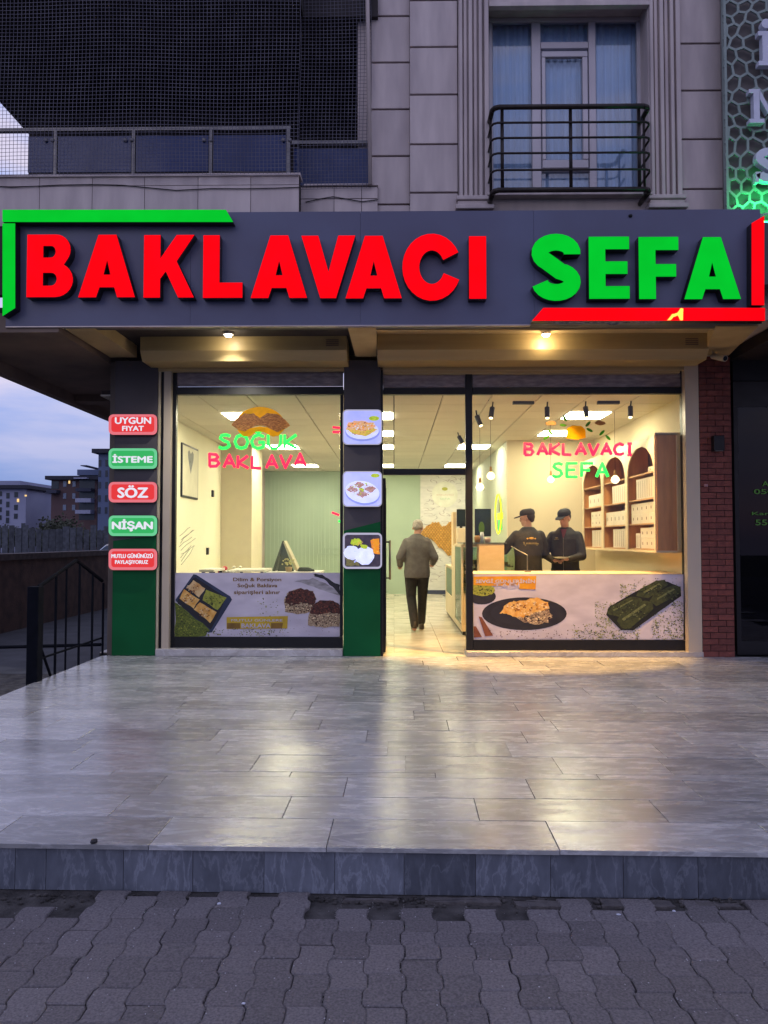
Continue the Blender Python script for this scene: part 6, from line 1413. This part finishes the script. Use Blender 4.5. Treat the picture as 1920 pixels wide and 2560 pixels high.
# apartment blocks
winb = M('far_window', (.22, .26, .34), (.12, .15, .22), rough=.15); windk = M('far_window_dark', (.02, .025, .035), rough=.2); winlit = lamp('far_window_lit', (1.0, .66, .25), 1.1)
def block(pa, pb, pyt, Y, dep, wallm, lab, roofc, wins, extra=None):
    a, b = X(pa, Y, 1300), X(pb, Y, 1300); zt = Z(pyt, Y, 150)
    t_ = thing('apartment_block', lab, 'building', ((a + b) / 2, Y, GZ), 'apartment blocks behind the fence')
    MB().box(a, Y, GZ, b, Y + dep, zt).build('wall', wallm, t_)
    MB().box(a - .5, Y - .6, zt + .01, b + .5, Y + dep, zt + .45).build('roof', roofc, t_)
    for (x0, y0, x1, y1, mt) in wins:
        MB().box(X(x0, Y, 1300), Y - .05, Z(y1, Y, 150), X(x1, Y, 1300), Y - .005, Z(y0, Y, 150)).build('window', mt, t_)
    for (nm, x0, y0, x1, y1, d, mt) in (extra or ()):
        MB().box(X(x0, Y, 1300), Y - d, Z(y1, Y, 150), X(x1, Y, 1300), Y - .01 if nm != 'penthouse' else Y + dep * .7, Z(y0, Y, 150)).build(nm, mt, t_)
    return t_
paleb = M('far_wall_pale', sr(150, 154, 180), sr(134, 138, 166), rough=.85, scale=.3); brw = M('far_wall_brown', sr(96, 74, 74), sr(80, 64, 68), rough=.85, scale=.3); slate = M('far_wall_slate', sr(92, 104, 134), sr(80, 92, 122), rough=.85, scale=.3); dkb = M('far_wall_dark', sr(62, 66, 84), sr(50, 54, 72), rough=.85, scale=.3); rfd = M('far_roof', sr(44, 46, 60), sr(34, 36, 48), rough=.8); wtb = M('far_white', sr(160, 164, 190), rough=.8)
block(-60, 64, 1222, 95, 14, paleb, 'pale apartment block with dark window strips at the far left', rfd,
      [(15, y, 23, y + 14, windk) for y in (1232, 1254, 1276, 1294)] + [(35, y, 44, y + 13, windk) for y in (1230, 1262, 1284)] + [(42, 1247, 47, 1255, winlit), (61, 1237, 66, 1241, winlit)] + [(-20, y, 4, y + 12, windk) for y in (1228, 1248, 1268, 1288)], [('penthouse', -60, 1202, 50, 1214, .1, paleb)])
block(70, 138, 1240, 120, 12, dkb, 'unfinished dark apartment block with rows of open window holes', rfd, [(x, y, x + 9, y + 8, windk) for x in (78, 94, 122) for y in (1245, 1260, 1278)] + [(x + 2, y + 1, x + 6, y + 6, winb) for x in (80, 97) for y in (1246, 1261, 1279)], [('balcony', 122, 1252, 147, 1261, 1.0, wtb)])
block(127, 242, 1200, 88, 16, brw, 'brown apartment block with pale windows and dark balconies', rfd,
      [(x, y, x + 8, y + 14, winb) for x in (157, 180) for y in (1203, 1233, 1262)] + [(170, 1202, 174, 1209, winlit), (128, 1203, 146, 1222, windk)], [('balcony_recess', 197, 1197, 236, 1300, .02, windk), ('balcony', 198, 1247, 236, 1257, 1.2, wtb), ('balcony', 198, 1276, 236, 1285, 1.2, wtb), ('balcony', 198, 1222, 236, 1230, 1.2, dkb), ('balcony', 125, 1226, 150, 1234, 1.1, dkb), ('balcony', 194, 1196, 226, 1199, 1.3, wtb), ('penthouse', 192, 1174, 252, 1188, .1, slate), ('penthouse', 200, 1163, 216, 1165, .1, dkb)])
block(244, 300, 1134, 80, 14, slate, 'tall slate blue apartment block next to the pier with the lit plaques', rfd, [(x, y, x + 6, y + 16, windk) for x in (245, 262) for y in (1150, 1176, 1205, 1238, 1268)])
block(-60, 275, 1302, 130, 6, dkb, 'row of low dark sheds closing the gap below the apartment blocks', rfd, [(x, 1308, x + 10, 1316, windk) for x in range(-40, 260, 26)])

# ---- neighbour on the right
NB = thing('lattice_facade', 'cut out pale lattice panel with green uplight and white serif letters at the upper right', 'sign', (X(1880, 7.8), 7.8, Z(560, 7.8)))
Yn_ = 7.72
xa, xb = X(1832, Yn_), X(1832, Yn_) + 1.3; zb, zt = Z(566, Yn_), 8.2
MB().box(xa, Yn_ + .07, zb, xb, Yn_ + .1, zt).build('backing', M('lattice_backing', sr(112, 106, 104), sr(98, 94, 94), rough=.8), NB)
rn = random.Random(15); s_ = .15; pts = {}
for i in range(-1, int((xb - xa) / s_) + 2):
    for k in range(-1, int((zt - zb) / s_) + 2):
        pts[i, k] = (xa + (i + .5 * (k % 2)) * s_ + rn.uniform(-.055, .055), zb + k * s_ * .9 + rn.uniform(-.055, .055))
lt = MB()
def cen(a, b, c): return ((pts[a][0] + pts[b][0] + pts[c][0]) / 3, (pts[a][1] + pts[b][1] + pts[c][1]) / 3)
def bar(p, q, wd=.012):
    p = (min(max(p[0], xa), xb), min(max(p[1], zb), zt)); q = (min(max(q[0], xa), xb), min(max(q[1], zb), zt))
    d = Vector((q[0] - p[0], q[1] - p[1])); 
    if d.length < .012: return
    d.normalize(); n_ = Vector((-d.y, d.x)) * wd; e_ = d * wd * .5
    lt.prism([(p[0] - e_.x + n_.x, p[1] - e_.y + n_.y), (p[0] - e_.x - n_.x, p[1] - e_.y - n_.y), (q[0] + e_.x - n_.x, q[1] + e_.y - n_.y), (q[0] + e_.x + n_.x, q[1] + e_.y + n_.y)], Yn_ + rn.uniform(0, .002), Yn_ + .02)
for (i, k) in list(pts):
    o = k % 2
    nb = [(i, k), (i + 1, k), (i + o, k + 1), (i + o, k - 1), (i - 1 + o, k + 1)]
    if all(n_ in pts for n_ in nb):
        up = cen(nb[0], nb[1], nb[2]); dn = cen(nb[0], nb[1], nb[3]); ul = cen(nb[0], nb[2], nb[4])
        bar(up, dn); bar(up, ul)
    nb2 = [(i, k), (i + o, k + 1), (i - 1 + o, k + 1), (i - 1, k)]
    if all(n_ in pts for n_ in nb2): bar(cen(nb2[0], nb2[1], nb2[2]), cen(nb2[0], nb2[2], nb2[3]))
lt.build('lattice', M('lattice_pale', sr(138, 150, 146), sr(124, 138, 134), rough=.6), NB, kind='stuff')
MB().box(xa - .004, Yn_ - .002, zb, xa + .02, Yn_ + .06, zt).box(xa + .021, Yn_ - .002, zb - .01, xb, Yn_ + .06, zb + .02).build('edge_strip', MATS['lattice_pale'], NB)
wl_ = M('letter_white', sr(205, 208, 225), rough=.4)
def slab_letter(kind, px0, px1, py0, py1):
    a = at(px0, py1, Yn_ - .08); b = at(px1, py0, Yn_ - .08); W = b.x - a.x; H = b.z - a.z; m_ = MB(); y0, y1 = Yn_ - .08, Yn_ - .01
    P = lambda pl: m_.prism([(a.x + u * W, a.z + v * H) for u, v in pl], y0, y1)
    if kind == 'I': P([(.25, .13), (.75, .13), (.75, .87), (.25, .87)]); P([(0, 0), (1, 0), (1, .129), (0, .129)]); P([(0, .871), (1, .871), (1, 1), (0, 1)]); P([(.5 + .28 * math.cos(R(q)), 1.22 + .14 * math.sin(R(q))) for q in range(0, 360, 30)])
    if kind == 'M': P([(.12, .121), (.28, .121), (.28, .879), (.12, .879)]); P([(.72, .121), (.88, .121), (.88, .879), (.72, .879)]); P([(0, 0), (.40, 0), (.40, .12), (0, .12)]); P([(.60, 0), (1, 0), (1, .12), (.60, .12)]); P([(0, .88), (.30, .88), (.30, 1), (0, 1)]); P([(.7, .88), (1, .88), (1, 1), (.7, 1)]); P([(.29, .99), (.29, .70), (.5, .28), (.71, .70), (.71, .99), (.5, .52)])
    if kind == 'S': P([(x / .75, z * .96 + .02) for x, z in stroke(arc(.375, .725, .25, .165, -8, 250, 16)[:-1] + arc(.375, .275, .25, .165, 75, -172, 16), .12)]); P([(.0, .0), (.12, .0), (.2, .3), (0, .3)])
    m_.build('letter', wl_, NB)
slab_letter('I', 1897, 1936, 77, 163); slab_letter('M', 1874, 1966, 222, 307); slab_letter('S', 1890, 1952, 368, 455)
glm = lamp('green_led', (.02, .8, .18), 14)
MB().box(xa + .05, Yn_ + .025, zb + .03, xb, Yn_ + .04, zb + .045).build('led_strip', glm, NB)
al = bpy.data.lights.new('green_led_lamp', 'AREA'); al.energy = 9; al.color = (.03, 1, .22); al.shape = 'RECTANGLE'; al.size = 1.2; al.size_y = .03
ao = bpy.data.objects.new('green_led_lamp', al); COL.objects.link(ao); ao.parent = NB; ao.location = Vector(((xa + xb) / 2 + .05, Yn_ - .09, Z(528, 7.66) + .03)) - WL[NB.name]; ao.rotation_euler = (R(150), 0, 0)
MB().box(xa + .26, Yn_ - .06, Z(720, Yn_), xb, Yn_ + .05, zb - .011).build('lower_panel', M('dark_panel', sr(38, 40, 58), sr(30, 32, 46), rough=.3), NB)
MB().box(xa + .30, Yn_ - .5, Z(950, Yn_ - .3), xb, Yn_ - .46, Z(722, Yn_ - .3)).build('hanging_panel', MATS['dark_panel'], NB)
# dark shop next door
NS = thing('dark_shopfront', 'unlit neighbouring shop window with faint green writing at the right edge', 'shopfront', (X(1900, 9.2), 9.2, 0))
xa = X(1839, 9.2); xb = 7
MB().box(xa, 9.5, 0, xb, 9.6, 3.7).box(xa, 9.2, 3.3, xb, 9.5, 3.7).build('wall', M('next_dark', (.01, .01, .013), rough=.7), NS)
MB().box(xa, 9.2, 2.98, xb, 9.24, 3.29).box(xa, 9.2, 0, xb, 9.25, .16).box(xa, 9.2, .161, xa + .05, 9.24, 2.979).build('frame', blackm, NS)
MB().box(xa + .051, 9.21, .161, xb, 9.218, 2.979).build('pane', glass('next_glass', (.3, .32, .42), .6, .0), NS)
MB().box(xa + .051, 9.3, .161, xb, 9.32, .92).build('lower_board', M('next_board', (.05, .045, .055), (.035, .03, .04), rough=.6, scale=3), NS)
gtx = lamp('faint_green_text', (.035, .10, .02), .6)
for tx, a_, b_, yc, h_ in (('A', 1906, 1921, 1209, 12), ('0505', 1885, 1950, 1229, 12), ('Kampüs', 1880, 1975, 1285, 10), ('5542', 1889, 1950, 1306, 14)): text_obj('lettering', tx, a_, b_, yc, h_, 9.2, gtx, NS, .001, .03)
MB().box(xa - .02, 7.9, 3.55, xb, 9.5, 3.68).build('soffit', M('next_soffit', sr(46, 32, 28), rough=.8), NS)
# camera and wall box on the brick pier
c = at(1799, 897, 8.7); t_ = thing('security_camera', 'small white security camera under the right end of the canopy', 'camera', (c.x, 8.7, c.z))
MB().tube((c.x - .06, 8.8, c.z + .16), (c.x - .03, 8.76, c.z + .05), .012).build('bracket', M('cam_white', sr(180, 168, 150), rough=.4), t_); MB().tube((c.x - .045, 8.78, c.z + .05), (c.x + .02, 8.60, c.z - .02), .033, .038, 14).build('housing', MATS['cam_white'], t_)
MB().tube((c.x + .0202, 8.5995, c.z - .0202), (c.x + .021, 8.597, c.z - .021), .028, None, 12).build('lens', blackm, t_)
c = at(1796, 1108, 8.93); t_ = thing('wall_lamp', 'small black box lamp on the brick pier', 'wall lamp', (c.x, 8.97, c.z)); MB().box(c.x - .062, 8.90, c.z - .09, c.x + .062, 8.99, c.z + .09).build('housing', blackm, t_, bevel=.006)
MB().box(c.x - .045, 8.905, c.z - .094, c.x + .045, 8.975, c.z - .0905).build('glass', M('lamp_glass', (.2, .2, .22), rough=.2), t_)
c = at(1766, 1213, 8.98); o = MB().box(c.x - .022, 8.985, c.z - .018, c.x + .022, 8.999, c.z + .014).build('door_sensor', M('sensor_pink', sr(150, 110, 112), rough=.4), None, loc=(c.x, 8.99, c.z), bevel=.003); tag(o, 'tiny pale sensor fixed to the brick pier below the black lamp', 'sensor')
